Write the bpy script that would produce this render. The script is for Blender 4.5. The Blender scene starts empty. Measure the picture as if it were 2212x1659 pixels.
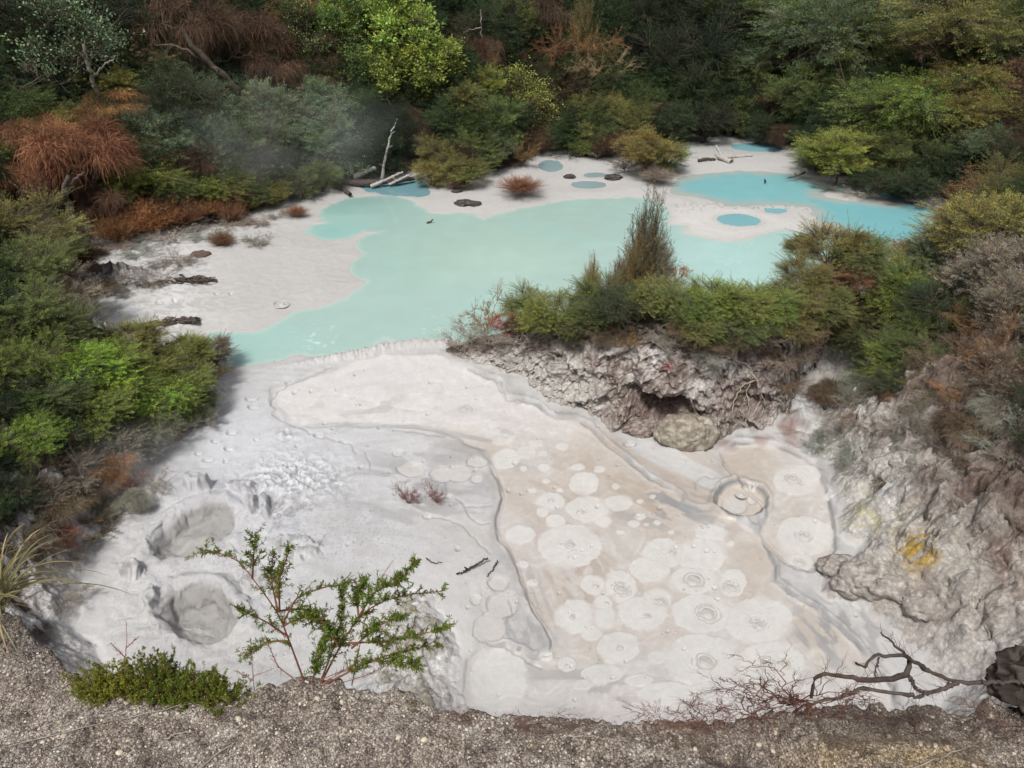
import bpy, math, random
import numpy as np
from mathutils import Vector, Matrix, Euler
R_ = math.radians
scn = bpy.context.scene
COL = scn.collection
# ------------------------------------------------------------------ camera
CZ = 9.0; PITCH = 32.0; F = 1597.0; CU = 1106.0; CV = 829.5      # picture units: 2212 x 1659
cam = bpy.data.cameras.new('camera'); camo = bpy.data.objects.new('camera', cam); COL.objects.link(camo)
camo.location = (0, 0, CZ); camo.rotation_euler = (R_(90 - PITCH), 0, 0)
cam.sensor_fit = 'HORIZONTAL'; cam.sensor_width = 36; cam.lens = 36 * F / 2212.0
cam.clip_start = 0.05; cam.clip_end = 1000
scn.camera = camo
# ------------------------------------------------------------------ light
SUN_EL, SUN_AZ = 58.0, 200.0        # soft high light from behind and a little left of the viewer
w = bpy.data.worlds.new('World'); scn.world = w; w.use_nodes = True
nt = w.node_tree; bg = nt.nodes['Background']
sky = nt.nodes.new('ShaderNodeTexSky'); sky.sky_type = 'NISHITA'; sky.sun_disc = False
sky.sun_elevation = R_(SUN_EL); sky.sun_rotation = R_(SUN_AZ); sky.dust_density = 5.0; sky.ozone_density = 1.0; sky.air_density = 1.0
hs = nt.nodes.new('ShaderNodeHueSaturation'); hs.inputs['Saturation'].default_value = 0.32     # cloud cover takes the blue out
nt.links.new(sky.outputs[0], hs.inputs['Color']); nt.links.new(hs.outputs[0], bg.inputs[0])
bg.inputs[1].default_value = 0.085
sd = bpy.data.lights.new('sun', 'SUN'); sd.energy = 2.3; sd.angle = R_(9); sd.color = (1, 0.965, 0.91)
so = bpy.data.objects.new('sun', sd); COL.objects.link(so)
az = R_(SUN_AZ); el = R_(SUN_EL)
sdir = Vector((math.sin(az) * math.cos(el), math.cos(az) * math.cos(el), math.sin(el)))
so.rotation_euler = sdir.to_track_quat('Z', 'Y').to_euler()
scn.view_settings.view_transform = 'Standard'; scn.view_settings.look = 'None'
scn.view_settings.exposure = 0.24; scn.view_settings.gamma = 1.0
scn.cycles.max_bounces = 6; scn.cycles.diffuse_bounces = 3; scn.cycles.glossy_bounces = 2
scn.cycles.transmission_bounces = 3; scn.cycles.transparent_max_bounces = 6; scn.cycles.volume_bounces = 1
scn.cycles.use_denoising = True

# ------------------------------------------------------------------ numeric helpers
def ss(a, b, x):
    t = np.clip((x - a) / (b - a), 0, 1); return t * t * (3 - 2 * t)
_rng = np.random.RandomState(7)
_P = np.tile(_rng.permutation(256), 3)
_G = _rng.normal(size=(256, 3)); _G /= np.linalg.norm(_G, axis=1)[:, None]
_G0, _G1, _G2 = [np.ascontiguousarray(_G[:, i]).astype(np.float32) for i in range(3)]
_P = _P.astype(np.int32)
def perlin(x, y, z=0.0):
    flat = np.ndim(z) == 0
    x, y = np.broadcast_arrays(np.asarray(x, np.float32), np.asarray(y, np.float32))
    xf0 = np.floor(x); yf0 = np.floor(y); xi = xf0.astype(np.int32) & 255; yi = yf0.astype(np.int32) & 255; xf = x - xf0; yf = y - yf0
    u = xf * xf * xf * (xf * (xf * 6 - 15) + 10); v = yf * yf * yf * (yf * (yf * 6 - 15) + 10)
    if flat:
        zi = int(math.floor(z * 7.13)) & 255; zf = np.float32(.37); ks = ((0, 1.0),)
    else:
        z = np.broadcast_to(np.asarray(z, np.float32), x.shape); zf0 = np.floor(z); zi = zf0.astype(np.int32) & 255; zf = z - zf0
        q = zf * zf * zf * (zf * (zf * 6 - 15) + 10); ks = ((0, 1 - q), (1, q))
    out = 0
    for i in (0, 1):
        wu = u if i else 1 - u; a = _P[xi + i]
        for j in (0, 1):
            wv = wu * (v if j else 1 - v); b = _P[a + yi + j]
            for k, wz in ks:
                h = _P[b + zi + k]
                d = _G0[h] * (xf - i) + _G1[h] * (yf - j)
                if not flat: d = d + _G2[h] * (zf - k)
                out = out + d * (wv * wz if not flat else wv)
    return out * (1.5 if not flat else 1.75)
def fbm(x, y, z=0.0, oct=4, gain=0.5, ridge=False):
    a = 1; s = 0; f = 1.0
    for o in range(oct):
        n = perlin(x * f + o * 17.3, y * f + o * 5.1, np.asarray(z) * f + o * 3.7)
        if ridge: n = 1 - 2 * np.abs(n)
        s = s + a * n; a *= gain; f *= 2.03
    return s
def worley(x, y, seed=0):
    xi = np.floor(x).astype(np.int64); yi = np.floor(y).astype(np.int64)
    best = np.full(np.shape(x), 9.0)
    for i in (-1, 0, 1):
        for j in (-1, 0, 1):
            cx = xi + i; cy = yi + j
            h = _P[(_P[(cx + seed) & 255] + cy) & 255]; h2 = _P[h + 31]
            d = (cx + h / 255. - x) ** 2 + (cy + h2 / 255. - y) ** 2
            best = np.minimum(best, d)
    return np.sqrt(best)
cp, sp_ = math.cos(R_(PITCH)), math.sin(R_(PITCH))
def ray(u, v):
    a = (np.asarray(u, float) - CU) / F; b = (CV - np.asarray(v, float)) / F
    return a, cp + b * sp_, -sp_ + b * cp
def unproj(u, v, z=0.0):
    dx, dy, dz = ray(u, v); t = (z - CZ) / dz
    return dx * t, dy * t
def proj(x, y, z):
    d = y * cp - (z - CZ) * sp_; h = y * sp_ + (z - CZ) * cp
    d = np.maximum(d, .05)
    return CU + F * x / d, CV - F * h / d
def segdist(px, py, poly, closed=True):
    best = np.full(np.shape(px), 1e9); n = len(poly)
    for i in range(n if closed else n - 1):
        ax, ay = poly[i]; bx, by = poly[(i + 1) % n]
        vx, vy = bx - ax, by - ay; L = vx * vx + vy * vy + 1e-12
        t = np.clip(((px - ax) * vx + (py - ay) * vy) / L, 0, 1)
        d = (px - ax - t * vx) ** 2 + (py - ay - t * vy) ** 2
        best = np.minimum(best, d)
    return np.sqrt(best)
def inside(px, py, poly):
    c = np.zeros(np.shape(px), bool); n = len(poly)
    for i in range(n):
        ax, ay = poly[i]; bx, by = poly[(i + 1) % n]
        if ay == by: continue
        c ^= ((ay > py) != (by > py)) & (px < (bx - ax) * (py - ay) / (by - ay) + ax)
    return c
def sdist(px, py, poly):            # >0 inside
    d = segdist(px, py, poly); return np.where(inside(px, py, poly), d, -d)
def wp(pts, z=0.0): return [tuple(float(c) for c in unproj(u, v, z)) for u, v in pts]

# ------------------------------------------------------------------ outlines on the basin floor
BASIN = [(330,1560),(230,1450),(175,1350),(190,1250),(215,1180),(250,1110),(310,1030),(380,950),(450,905),(500,870),(490,830),(400,790),(300,760),(225,735),(205,690),(215,650),(245,640),(330,628),(380,618),(400,610),(330,600),(240,597),(215,585),(210,560),(280,530),(350,518),(430,500),(520,492),(560,460),(610,440),(650,420),(700,410),(750,412),(775,398),(810,388),(870,385),(905,375),(940,395),(1000,400),(1055,385),(1100,370),(1140,365),(1155,345),(1180,328),(1230,325),(1240,338),(1300,345),(1345,340),(1400,325),(1450,310),(1500,298),(1560,296),(1640,303),(1690,322),(1735,342),(1748,372),(1790,383),(1850,393),(1940,408),(2010,438),(2050,468),(2058,500),(1990,560),(1920,600),(1850,640),(1800,680),(1760,720),(1715,770),(1705,815),(1790,815),(1785,870),(1755,930),(1750,998),(1791,1035),(1779,1072),(1808,1105),(1799,1139),(1804,1163),(1841,1192),(1837,1213),(1791,1205),(1774,1254),(1766,1287),(1787,1304),(1841,1321),(1890,1354),(1940,1387),(1990,1440),(2040,1500),(2000,1600),(1800,1640),(1400,1650),(1100,1640),(1010,1570),(990,1480),(975,1400),(965,1330),(940,1290),(860,1290),(820,1350),(800,1450),(700,1560),(500,1600)]
MAINPOOL = [(688,468),(694,452),(715,440),(742,430),(790,424),(850,423),(884,430),(905,443),(925,457),(960,462),(1005,459),(1032,467),(1046,475),(1062,465),(1100,456),(1150,446),(1190,437),(1240,431),(1300,428),(1360,426),(1410,430),(1440,445),(1448,470),(1444,484),(1480,486),(1473,504),(1524,515),(1578,522),(1617,518),(1646,506),(1689,497),(1740,500),(1776,504),(1830,530),(1850,580),(1820,630),(1760,680),(1650,705),(1500,712),(1300,715),(1100,725),(1000,737),(960,743),(855,745),(831,732),(810,750),(790,760),(717,772),(666,770),(632,768),(597,780),(546,787),(502,790),(470,782),(430,760),(420,735),(451,721),(468,715),(495,717),(532,718),(567,712),(597,695),(632,675),(700,661),(739,647),(769,623),(790,608),(766,598),(754,581),(762,565),(786,550),(764,534),(768,519),(793,507),(827,500),(783,499),(762,512),(720,520),(690,518),(665,507),(662,497),(672,488),(700,482)]
LAGOON = [(1450,400),(1462,386),(1490,378),(1540,374),(1600,368),(1660,372),(1700,374),(1735,380),(1760,386),(1800,393),(1840,398),(1880,405),(1940,420),(1985,437),(2030,455),(2045,475),(2035,500),(1990,520),(1900,540),(1810,520),(1790,500),(1790,484),(1768,479),(1754,464),(1757,454),(1740,445),(1668,443),(1603,445),(1578,445),(1524,430),(1470,421),(1444,417)]
BACKPOOL = [(773,401),(861,392),(899,379),(926,403),(930,421),(899,425),(827,421),(790,413)]
SLIVER = [(1775,418),(1795,414),(1850,420),(1900,428),(1937,437),(1930,441),(1880,436),(1820,433),(1790,426)]
ELLP = [(1596,475,46,13),(1675,456,26,5),(1189,358,27,12),(1271,399,38,8),(1285,378,26,5),(1640,318,60,9)]
TAN = [(590,870),(600,850),(650,830),(720,805),(770,785),(830,770),(880,768),(940,765),(965,775),(975,790),(1010,800),(1045,815),(1080,830),(1085,850),(1092,865),(1130,872),(1160,880),(1180,900),(1200,910),(1240,915),(1270,930),(1290,950),(1320,970),(1345,990),(1370,1015),(1400,1040),(1430,1055),(1450,1062),(1470,1075),(1472,1090),(1500,1108),(1545,1115),(1590,1125),(1625,1150),(1655,1190),(1670,1230),(1668,1260),(1700,1285),(1740,1310),(1790,1345),(1830,1380),(1880,1440),(1920,1490),(1960,1640),(1200,1680),(1000,1640),(985,1560),(1010,1480),(1012,1430),(1040,1405),(1100,1400),(1150,1428),(1195,1425),(1195,1385),(1165,1340),(1140,1290),(1120,1230),(1100,1190),(1082,1170),(1075,1130),(1085,1080),(1080,1040),(1060,1005),(1045,980),(1000,955),(930,930),(850,925),(770,920),(700,925),(640,922),(615,910),(600,890)]
RIGHTP = [(1555,985),(1590,965),(1660,970),(1720,990),(1762,1020),(1780,1070),(1795,1130),(1798,1190),(1775,1230),(1740,1238),(1700,1225),(1662,1190),(1640,1160),(1655,1120),(1650,1085),(1600,1040),(1565,1010)]
Bw = wp(BASIN); MPw = wp(MAINPOOL); LGw = wp(LAGOON); BPw = wp(BACKPOOL); SLw = wp(SLIVER)
ELw = []
for (u, v, a, b) in ELLP:
    cx, cy = unproj(u, v); rx = abs(float(unproj(u + a, v)[0] - cx)); ry = abs(float(unproj(u, v - b)[1] - cy)); ELw.append((float(cx), float(cy), rx, ry))

def bank_height(x, y, rough=True):
    """ground height outside the basin floor; d metres outside its edge"""
    x = np.asarray(x, float); y = np.asarray(y, float)
    d = -sdist(x, y, Bw)
    dd = np.maximum(d, 0)
    far = ss(17, 26, y)
    near = ss(9, 5, y) * ss(7.0, 4.0, np.abs(x))
    hf = 0.25 * dd + 0.55 * np.maximum(dd - 1.2, 0); hf = np.where(hf > 8, 8 + (hf - 8) * 0.5, hf)
    hn = 0.85 * dd; cap = 5.6; hn = np.where(hn > cap, cap + (hn - cap) * 0.06, hn)
    hc = 0.95 * dd; hc = np.minimum(hc, 5.2)
    h = hf * far + (1 - far) * (hn * (1 - near) + hc * near)
    h = np.minimum(h, 17)
    if rough:
        k = ss(0, 1.0, dd)
        h = h + k * (0.35 * fbm(x * .45, y * .45, 3, 3)) * np.minimum(1, .3 + dd * .3)
    return h, d

# ------------------------------------------------------------------ mesh / material helpers
def mesh_np(name, V, Fc, col=None, mat=None, smooth=False, parent=None, mats=None):
    V = np.asarray(V, np.float32); Fc = np.asarray(Fc, np.int32)
    me = bpy.data.meshes.new(name); me.vertices.add(len(V)); me.vertices.foreach_set('co', V.ravel())
    k = Fc.shape[1]; me.loops.add(Fc.size); me.loops.foreach_set('vertex_index', Fc.ravel())
    me.polygons.add(len(Fc)); me.polygons.foreach_set('loop_start', np.arange(0, Fc.size, k, dtype=np.int32))
    try: me.polygons.foreach_set('loop_total', np.full(len(Fc), k, np.int32))
    except Exception: pass
    if col is not None:
        a = me.color_attributes.new('Col', 'FLOAT_COLOR', 'POINT'); c = np.ones((len(V), 4), np.float32)
        col = np.asarray(col, np.float32)
        c[:, :col.shape[1]] = col; a.data.foreach_set('color', c.ravel())
    me.polygons.foreach_set('use_smooth', np.full(len(Fc), smooth))
    me.update(calc_edges=True)
    if mat: me.materials.append(mat)
    o = bpy.data.objects.new(name, me); COL.objects.link(o)
    if parent: o.parent = parent
    return o
def tag(o, label=None, cat=None, group=None, kind=None):
    if label: o['label'] = label
    if cat: o['category'] = cat
    if group: o['group'] = group
    if kind: o['kind'] = kind
    return o
def empty(name, loc, rz=0.0):
    o = bpy.data.objects.new(name, None); COL.objects.link(o); o.location = loc; o.rotation_euler = (0, 0, rz); o.empty_display_size = .1
    return o
class NB:
    def __init__(s, name):
        s.m = bpy.data.materials.new(name); s.m.use_nodes = True; s.t = s.m.node_tree; s.p = s.t.nodes['Principled BSDF']; s.out = s.t.nodes['Material Output']
    def n(s, typ, **kw):
        q = s.t.nodes.new(typ)
        for k, v in kw.items(): setattr(q, k, v)
        return q
    def l(s, a, b): s.t.links.new(a, b)
    def noise(s, scale, detail=4, rough=.6, vec=None):
        q = s.n('ShaderNodeTexNoise'); q.inputs['Scale'].default_value = scale; q.inputs['Detail'].default_value = detail; q.inputs['Roughness'].default_value = rough
        if vec: s.l(vec, q.inputs['Vector'])
        return q.outputs['Fac']
    def vor(s, scale, vec=None, feat='F1'):
        q = s.n('ShaderNodeTexVoronoi'); q.feature = feat; q.inputs['Scale'].default_value = scale
        if vec: s.l(vec, q.inputs['Vector'])
        return q
    def ramp(s, fac, stops):
        q = s.n('ShaderNodeValToRGB'); s.l(fac, q.inputs[0]); e = q.color_ramp.elements
        while len(e) < len(stops): e.new(.5)
        for i, (p, c) in enumerate(stops):
            e[i].position = p; e[i].color = (c, c, c, 1) if not isinstance(c, tuple) else (*c, 1)
        return q.outputs[0]
    def mul(s, a, b, fac=1.0):
        q = s.n('ShaderNodeMix'); q.data_type = 'RGBA'; q.blend_type = 'MULTIPLY'; q.inputs[0].default_value = fac
        for x, i in ((a, 6), (b, 7)):
            if isinstance(x, tuple): q.inputs[i].default_value = (*x, 1)
            else: s.l(x, q.inputs[i])
        return q.outputs[2]
    def mix(s, f, a, b):
        q = s.n('ShaderNodeMix'); q.data_type = 'RGBA'
        if isinstance(f, float): q.inputs[0].default_value = f
        else: s.l(f, q.inputs[0])
        for x, i in ((a, 6), (b, 7)):
            if isinstance(x, tuple): q.inputs[i].default_value = (*x, 1)
            else: s.l(x, q.inputs[i])
        return q.outputs[2]
    def math(s, op, a, b=None):
        q = s.n('ShaderNodeMath'); q.operation = op
        for i, x in enumerate((a, b)):
            if x is None: continue
            if isinstance(x, (int, float)): q.inputs[i].default_value = x
            else: s.l(x, q.inputs[i])
        return q.outputs[0]
    def bump(s, h, dist, strength=1.0, nrm=None):
        q = s.n('ShaderNodeBump'); q.inputs['Distance'].default_value = dist; q.inputs['Strength'].default_value = strength; s.l(h, q.inputs['Height'])
        if nrm: s.l(nrm, q.inputs['Normal'])
        return q.outputs[0]
    def attr(s, name='Col'):
        q = s.n('ShaderNodeVertexColor'); q.layer_name = name; return q
    def pos(s): return s.n('ShaderNodeNewGeometry').outputs['Position']
    def setb(s, col=None, rough=None, nrm=None, spec=None):
        if col is not None:
            if isinstance(col, tuple): s.p.inputs['Base Color'].default_value = (*col, 1)
            else: s.l(col, s.p.inputs['Base Color'])
        if rough is not None:
            if isinstance(rough, (int, float)): s.p.inputs['Roughness'].default_value = rough
            else: s.l(rough, s.p.inputs['Roughness'])
        if nrm is not None: s.l(nrm, s.p.inputs['Normal'])
        if spec is not None: s.p.inputs['Specular IOR Level'].default_value = spec
        return s.m
def mat_mud():
    b = NB('wet_mud'); P = b.pos(); a = b.attr()
    n1 = b.ramp(b.noise(9, 6, .65, P), [(.3, .93), (.7, 1.04)])
    n2 = b.ramp(b.noise(60, 3, .6, P), [(.35, .95), (.65, 1.03)])
    c = b.mul(b.mul(a.outputs[0], n1), n2)
    g = b.math('MULTIPLY', b.noise(38, 5, .7, P), a.outputs[1])
    n = b.bump(g, .03, .55)
    r = b.math('ADD', b.math('MULTIPLY', a.outputs[1], .5), .36)
    return b.setb(c, r, n, .35)
def mat_bank():
    b = NB('crusted_earth'); P = b.pos(); a = b.attr()
    grain = b.vor(13, P).outputs['Distance']; grain2 = b.vor(32, P).outputs['Distance']
    nz = b.noise(5, 8, .75, P)
    cc = b.ramp(nz, [(.32, (.70, .66, .64)), (.5, (1.0, .985, .97)), (.68, (1.25, 1.25, 1.24))])
    g1 = b.ramp(grain, [(.15, 1.12), (.7, .82)]); g2 = b.ramp(grain2, [(.1, 1.08), (.7, .86)])
    c = b.mul(b.mul(b.mul(a.outputs[0], cc), g1), g2)
    n = b.bump(grain, .018, .8)
    n.node.invert = True
    n = b.bump(b.noise(9, 8, .7, P), .035, .8, n)
    n = b.bump(grain2, .006, .6, n); n.node.invert = True
    return b.setb(c, .9, n, .2)
def mat_water():
    b = NB('milky_water'); P = b.pos(); a = b.attr()
    c = b.mul(a.outputs[0], b.ramp(b.noise(1.2, 4, .5, P), [(.3, .97), (.7, 1.03)]))
    n = b.bump(b.noise(6, 3, .5, P), .006, .25)
    m = b.setb(c, .09, n, .5)
    return m
def mat_leaf(name='leaf', trans=.22, rough=.55):
    b = NB(name); a = b.attr(); oi = b.n('ShaderNodeObjectInfo')
    c = b.mul(oi.outputs['Color'], a.outputs[0])
    b.setb(c, rough, None, .25)
    if trans:
        t = b.n('ShaderNodeBsdfTranslucent'); b.l(c, t.inputs[0]); mx = b.n('ShaderNodeMixShader'); mx.inputs[0].default_value = trans
        b.l(b.p.outputs[0], mx.inputs[1]); b.l(t.outputs[0], mx.inputs[2]); b.l(mx.outputs[0], b.out.inputs[0])
    return b.m
def mat_wood(name, col, col2, rough=.85):
    b = NB(name); tc = b.n('ShaderNodeTexCoord').outputs['Object']
    c = b.mix(b.ramp(b.noise(14, 5, .7, tc), [(.35, 0.0), (.65, 1.0)]), col, col2)
    return b.setb(c, rough, b.bump(b.noise(60, 4, .7, tc), .01, .6), .2)
M_mud, M_bank, M_water = mat_mud(), mat_bank(), mat_water()
M_leaf, M_dry = mat_leaf('leaf'), mat_leaf('dry_twigs', 0, .85)
M_bark = mat_wood('bark', (.075, .055, .042), (.16, .13, .105))
M_pale = mat_wood('bleached_wood', (.30, .28, .25), (.55, .52, .48))
M_darkwood = mat_wood('dark_wet_wood', (.045, .035, .03), (.12, .095, .08))
M_root = mat_wood('pale_root', (.26, .22, .18), (.46, .41, .36))

# ------------------------------------------------------------------ ground + mud floor (one shared grid, split into objects)
us = np.concatenate([np.linspace(-2200, -60, 50)[:-1], np.arange(-60, 2300, 2.15), np.linspace(2300, 4400, 50)])
vs = np.concatenate([[-164, -160, -155, -148, -138, -125], np.arange(-110, 290, 8.0), np.arange(290, 1640, 2.1), np.arange(1640, 2500, 22.0)])
UG, VG = np.meshgrid(us, vs)
X, Y = unproj(UG, VG)
Hb, Dout = bank_height(X, Y)
nr, nc = X.shape
core = (VG > 270) & (VG < 1660) & (UG > -100) & (UG < 2320)
def water_sd(x, y):
    s = sdist(x, y, MPw)
    l = sdist(x, y, LGw); sl = sdist(x, y, SLw); l = np.minimum(l, -sl)
    s2 = np.maximum(l, sdist(x, y, BPw))
    e = np.full(np.shape(x), -99.)
    for (cx, cy, rx, ry) in ELw:
        q = (1 - np.sqrt(((x - cx) / rx) ** 2 + ((y - cy) / ry) ** 2)) * min(rx, ry)
        e = np.maximum(e, q)
    return s, s2, e
far = (VG < 830) & (VG > 270)
wob = 0.10 * fbm(X * 2.2, Y * 2.2, 9, 3) + .05 * fbm(X * .8, Y * .8, 4, 2)
S1 = np.full(X.shape, -9.); S2 = S1.copy(); S3 = S1.copy()
a, b_, c_ = water_sd(X[far], Y[far]); S1[far], S2[far], S3[far] = a + wob[far], b_ + wob[far], c_ + wob[far] * .5
SW = np.maximum(np.maximum(S1, S2), S3)

# --- floor height and colour
Dout = Dout + np.where(VG > 500, .16 * fbm(X * 1.5, Y * 1.5, 90, 3) + .05 * fbm(X * 6, Y * 6, 91, 2), .12 * fbm(X * .9, Y * .9, 92, 3))
insd = -Dout                                  # >0 inside the basin
white = np.array([.565, .572, .60]); shelf = np.array([.53, .525, .525]); fgrey = np.array([.49, .483, .475])
C = np.empty(X.shape + (3,)); C[:] = shelf
Rg = np.full(X.shape, .5)                     # 0 = wet and smooth, 1 = rough crust
big = fbm(X * .35, Y * .35, 1, 4)
mid_ = fbm(X * 1.6, Y * 1.6, 7, 5); C *= (1 + .10 * big + .09 * mid_)[..., None]
def blend(mask, col, k=1.0):
    m = np.clip(mask * k, 0, 1)[..., None]; C[:] = C * (1 - m) + np.array(col) * m
# far mud flats: warm grey-pink
fm = ss(800, 740, VG); blend(fm, fgrey)
blend(fm * ss(-.1, .5, fbm(X * .5, Y * .9, 6, 4)), (.47, .46, .45), .6)
blend(fm * ss(.25, .6, fbm(X * 1.1, Y * 1.5, 16, 4)) * ss(520, 300, UG), (.66, .66, .67), .8)
blend(fm * ss(.1, .5, fbm(X * .7, Y * 2, 26, 3)) * ss(560, 300, UG) * ss(640, 740, VG), (.50, .47, .36), .5)
blend(np.exp(-((UG - 600) / 160) ** 2 - ((VG - 600) / 90) ** 2), (.50, .485, .47), .7)
blend(np.exp(-((UG - 1560) / 190) ** 2 - ((VG - 480) / 40) ** 2), (.61, .595, .575), .9)
blend(ss(345, 318, VG) * ss(1400, 1500, UG), (.40, .41, .40), .8)
# near white apron
wa = np.exp(-((UG - 620) / 330) ** 2 - ((VG - 1060) / 230) ** 2); blend(wa, white)
blend(np.exp(-((UG - 560) / 170) ** 2 - ((VG - 1000) / 120) ** 2), (.60, .615, .665), .8)
Hm = .07 + .02 * big + .006 * fbm(X * 4, Y * 4, 2, 3)
# far water beds
Hm = np.where(far, np.where(SW > 0, -np.minimum(SW * .25, .3), np.minimum(-SW * .07, .07 + .02 * big) + .003), Hm)
Hm = np.where(far, Hm + .012 * fbm(X * 3, Y * 5, 5, 3) * ss(0, -.5, SW), Hm)
blend(ss(-.30, -.02, SW) * far * ss(1.0, .0, SW), (.50, .475, .455), .75)
# old crust and rivulets of salt on the left flat
crk = ss(.45, .9, fbm(X * 2.0, Y * 3.2, 8, 4, ridge=True) * .7) * ss(560, 350, UG) * fm
blend(crk, (.72, .72, .73), .55); Hm += .02 * crk
def bump_reg2(cu, cv, ru, rv): return np.exp(-(np.abs((UG - cu) / ru) ** 4) - (np.abs((VG - cv) / rv) ** 4))
# --- tan liquid pools
px_n = 10 * fbm(UG * .012, VG * .016, 3, 3)
def pix_sd(poly, win=30):
    us_ = [p[0] for p in poly]; vs_ = [p[1] for p in poly]
    i0, i1 = np.searchsorted(vs, [min(vs_) - win, max(vs_) + win]); j0, j1 = np.searchsorted(us, [min(us_) - win, max(us_) + win])
    sl = (slice(i0, i1), slice(j0, j1)); out = np.full(X.shape, -99.)
    out[sl] = sdist(UG[sl], VG[sl], poly); return out
ST = pix_sd(TAN) + px_n * .5; SR = pix_sd(RIGHTP) + px_n * .4
SP = np.maximum(ST, SR)
soft = 5 + 14 * ss(1090, 1040, UG) * ss(960, 1000, VG) + 6 * ss(950, 900, VG) + 9 * ss(1330, 1400, VG) * ss(1300, 1200, UG)
liq = ss(-1, 1, SP / soft)
tan1 = np.array([.50, .45, .405]); tan2 = np.array([.565, .545, .525]); tan3 = np.array([.54, .505, .485])
Ct = tan1 * np.ones_like(C)
tz = np.clip(np.exp(-((UG - 1330) / 130) ** 2 - ((VG - 1010) / 95) ** 2) * 1.5 + np.exp(-((UG - 1180) / 50) ** 2 - ((VG - 1260) / 70) ** 2) + np.exp(-((UG - 1640) / 60) ** 2 - ((VG - 1230) / 60) ** 2) + np.exp(-((UG - 1620) / 70) ** 2 - ((VG - 1010) / 50) ** 2) + .8 * np.exp(-((UG - 1770) / 60) ** 2 - ((VG - 1360) / 60) ** 2) + .35, 0, 1)
q = (np.clip(1 - tz + .6 * fbm(UG * .008, VG * .010, 5, 4), 0, 1))[..., None]; Ct = Ct * (1 - q) + tan2 * q
q = (np.exp(-((UG - 1150) / 90) ** 2 - ((VG - 1180) / 130) ** 2))[..., None]; Ct = Ct * (1 - q) + tan3 * q
q = ss(990, 900, VG)[..., None]; Ct = Ct * (1 - q) + np.array([.64, .62, .615]) * q
q = ss(1440, 1500, VG)[..., None] * .8; Ct = Ct * (1 - q) + np.array([.60, .58, .575]) * q
st = fbm(UG * .03 + 3 * fbm(UG * .01, VG * .01, 2, 2), VG * .05 + 3 * fbm(UG * .01, VG * .01, 22, 2), 4, 3)
Ct = Ct * (1 + .085 * st + .05 * np.abs(st))[..., None]
C = C * (1 - liq[..., None]) + Ct * liq[..., None]
floorz = .012
Hl = floorz + .0015 * st
Hm = Hm * (1 - liq) + Hl * liq
Rg = Rg * (1 - liq)
# dark rim where the shelf breaks off, and a raised curl
rim = np.exp(-((SP + 3.5) / 2.6) ** 2) * ss(-.6, .3, fbm(UG * .012, VG * .012, 12, 3)) * ss(-30, -15, SP)
strong = (ss(1000, 1100, UG) * ss(760, 800, VG) * .95 + .25)
blend(rim * strong, (.22, .21, .20), .8); Hm -= rim * strong * .05
lip = np.exp(-((SP + 9) / 4) ** 2) * strong; Hm += .02 * lip
wetband = np.exp(-((SP + 8) / 15) ** 2) * ss(-.3, .5, fbm(UG * .02, VG * .02, 31, 3)) * (SP < 0); blend(wetband * strong, (.36, .355, .355), .75)
# grey wet stretches on the shelf
for (cu, cv, ru, rv, k) in [(1480,1085,90,22,.8),(1585,1120,70,22,.8),(1630,1075,26,40,.6),(1060,1060,20,70,.7),(1100,1330,40,80,.5),(1165,1390,35,60,.7),(960,1030,90,35,.5),(1010,985,60,25,.5),(1720,1300,60,30,.5),(1850,1400,60,40,.4),(760,1110,90,60,.45),(1690,1160,20,60,.4),(650,890,90,12,.3),(1230,915,60,12,.4),(1660,1230,30,35,.6)]:
    blend(np.exp(-((UG - cu) / ru) ** 2 - ((VG - cv) / rv) ** 2) * ss(-.7, .5, fbm(UG * .03, VG * .03, 41, 4)) * (1 - liq), (.33, .33, .34), k)

nk = np.clip(bump_reg2(1735, 880, 60, 95), 0, 1); blend(nk * ss(-.5, .3, fbm(X * 2, Y * 2, 44, 4)), (.24, .205, .19), .9); Hm += nk * (.10 + .16 * fbm(X * 2.2, Y * 2.2, 45, 4)); blend(np.exp(-((UG - 1752) / 40) ** 4 - ((VG - 828) / 22) ** 4), (.46, .44, .42), .9)
blend(ss(1420, 1560, UG) * ss(905, 930, VG) * ss(985, 960, VG) * ss(-.4, .4, fbm(X * 2, Y * 2, 46, 3)) * ss(1760, 1700, UG), (.26, .17, .15), .7)
def streaks(cu, cv, ru, rv, ang, fr, col, k, thr=0.0):
    c_, s_ = math.cos(ang), math.sin(ang); a_ = (UG - cu) * c_ + (VG - cv) * s_; b2 = -(UG - cu) * s_ + (VG - cv) * c_
    n_ = fbm(a_ * fr * .25 + .6 * perlin(UG * .01, VG * .01, 4), b2 * fr, cu * .37, 4); blend(np.exp(-((UG - cu) / ru) ** 2 - ((VG - cv) / rv) ** 2) * ss(thr, thr + .35, n_) * 1.3, col, k)
streaks(900, 1060, 160, 90, .15, .03, (.36, .355, .36), .8); streaks(1040, 980, 120, 60, .2, .04, (.38, .375, .37), .8); streaks(1480, 1090, 160, 50, .45, .05, (.30, .30, .305), .85, -.1)
streaks(1120, 1330, 80, 130, 1.2, .04, (.38, .375, .375), .8); streaks(1280, 1470, 200, 60, .0, .03, (.42, .40, .395), .7); streaks(1800, 1370, 120, 80, .9, .05, (.33, .33, .335), .8); streaks(800, 900, 220, 70, -.1, .04, (.46, .45, .44), .6)
streaks(1350, 1080, 260, 160, .5, .02, (.44, .375, .32), .7); streaks(1250, 1250, 120, 100, 1.1, .03, (.43, .37, .325), .7); streaks(700, 1180, 200, 120, .3, .03, (.47, .465, .465), .6)
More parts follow.
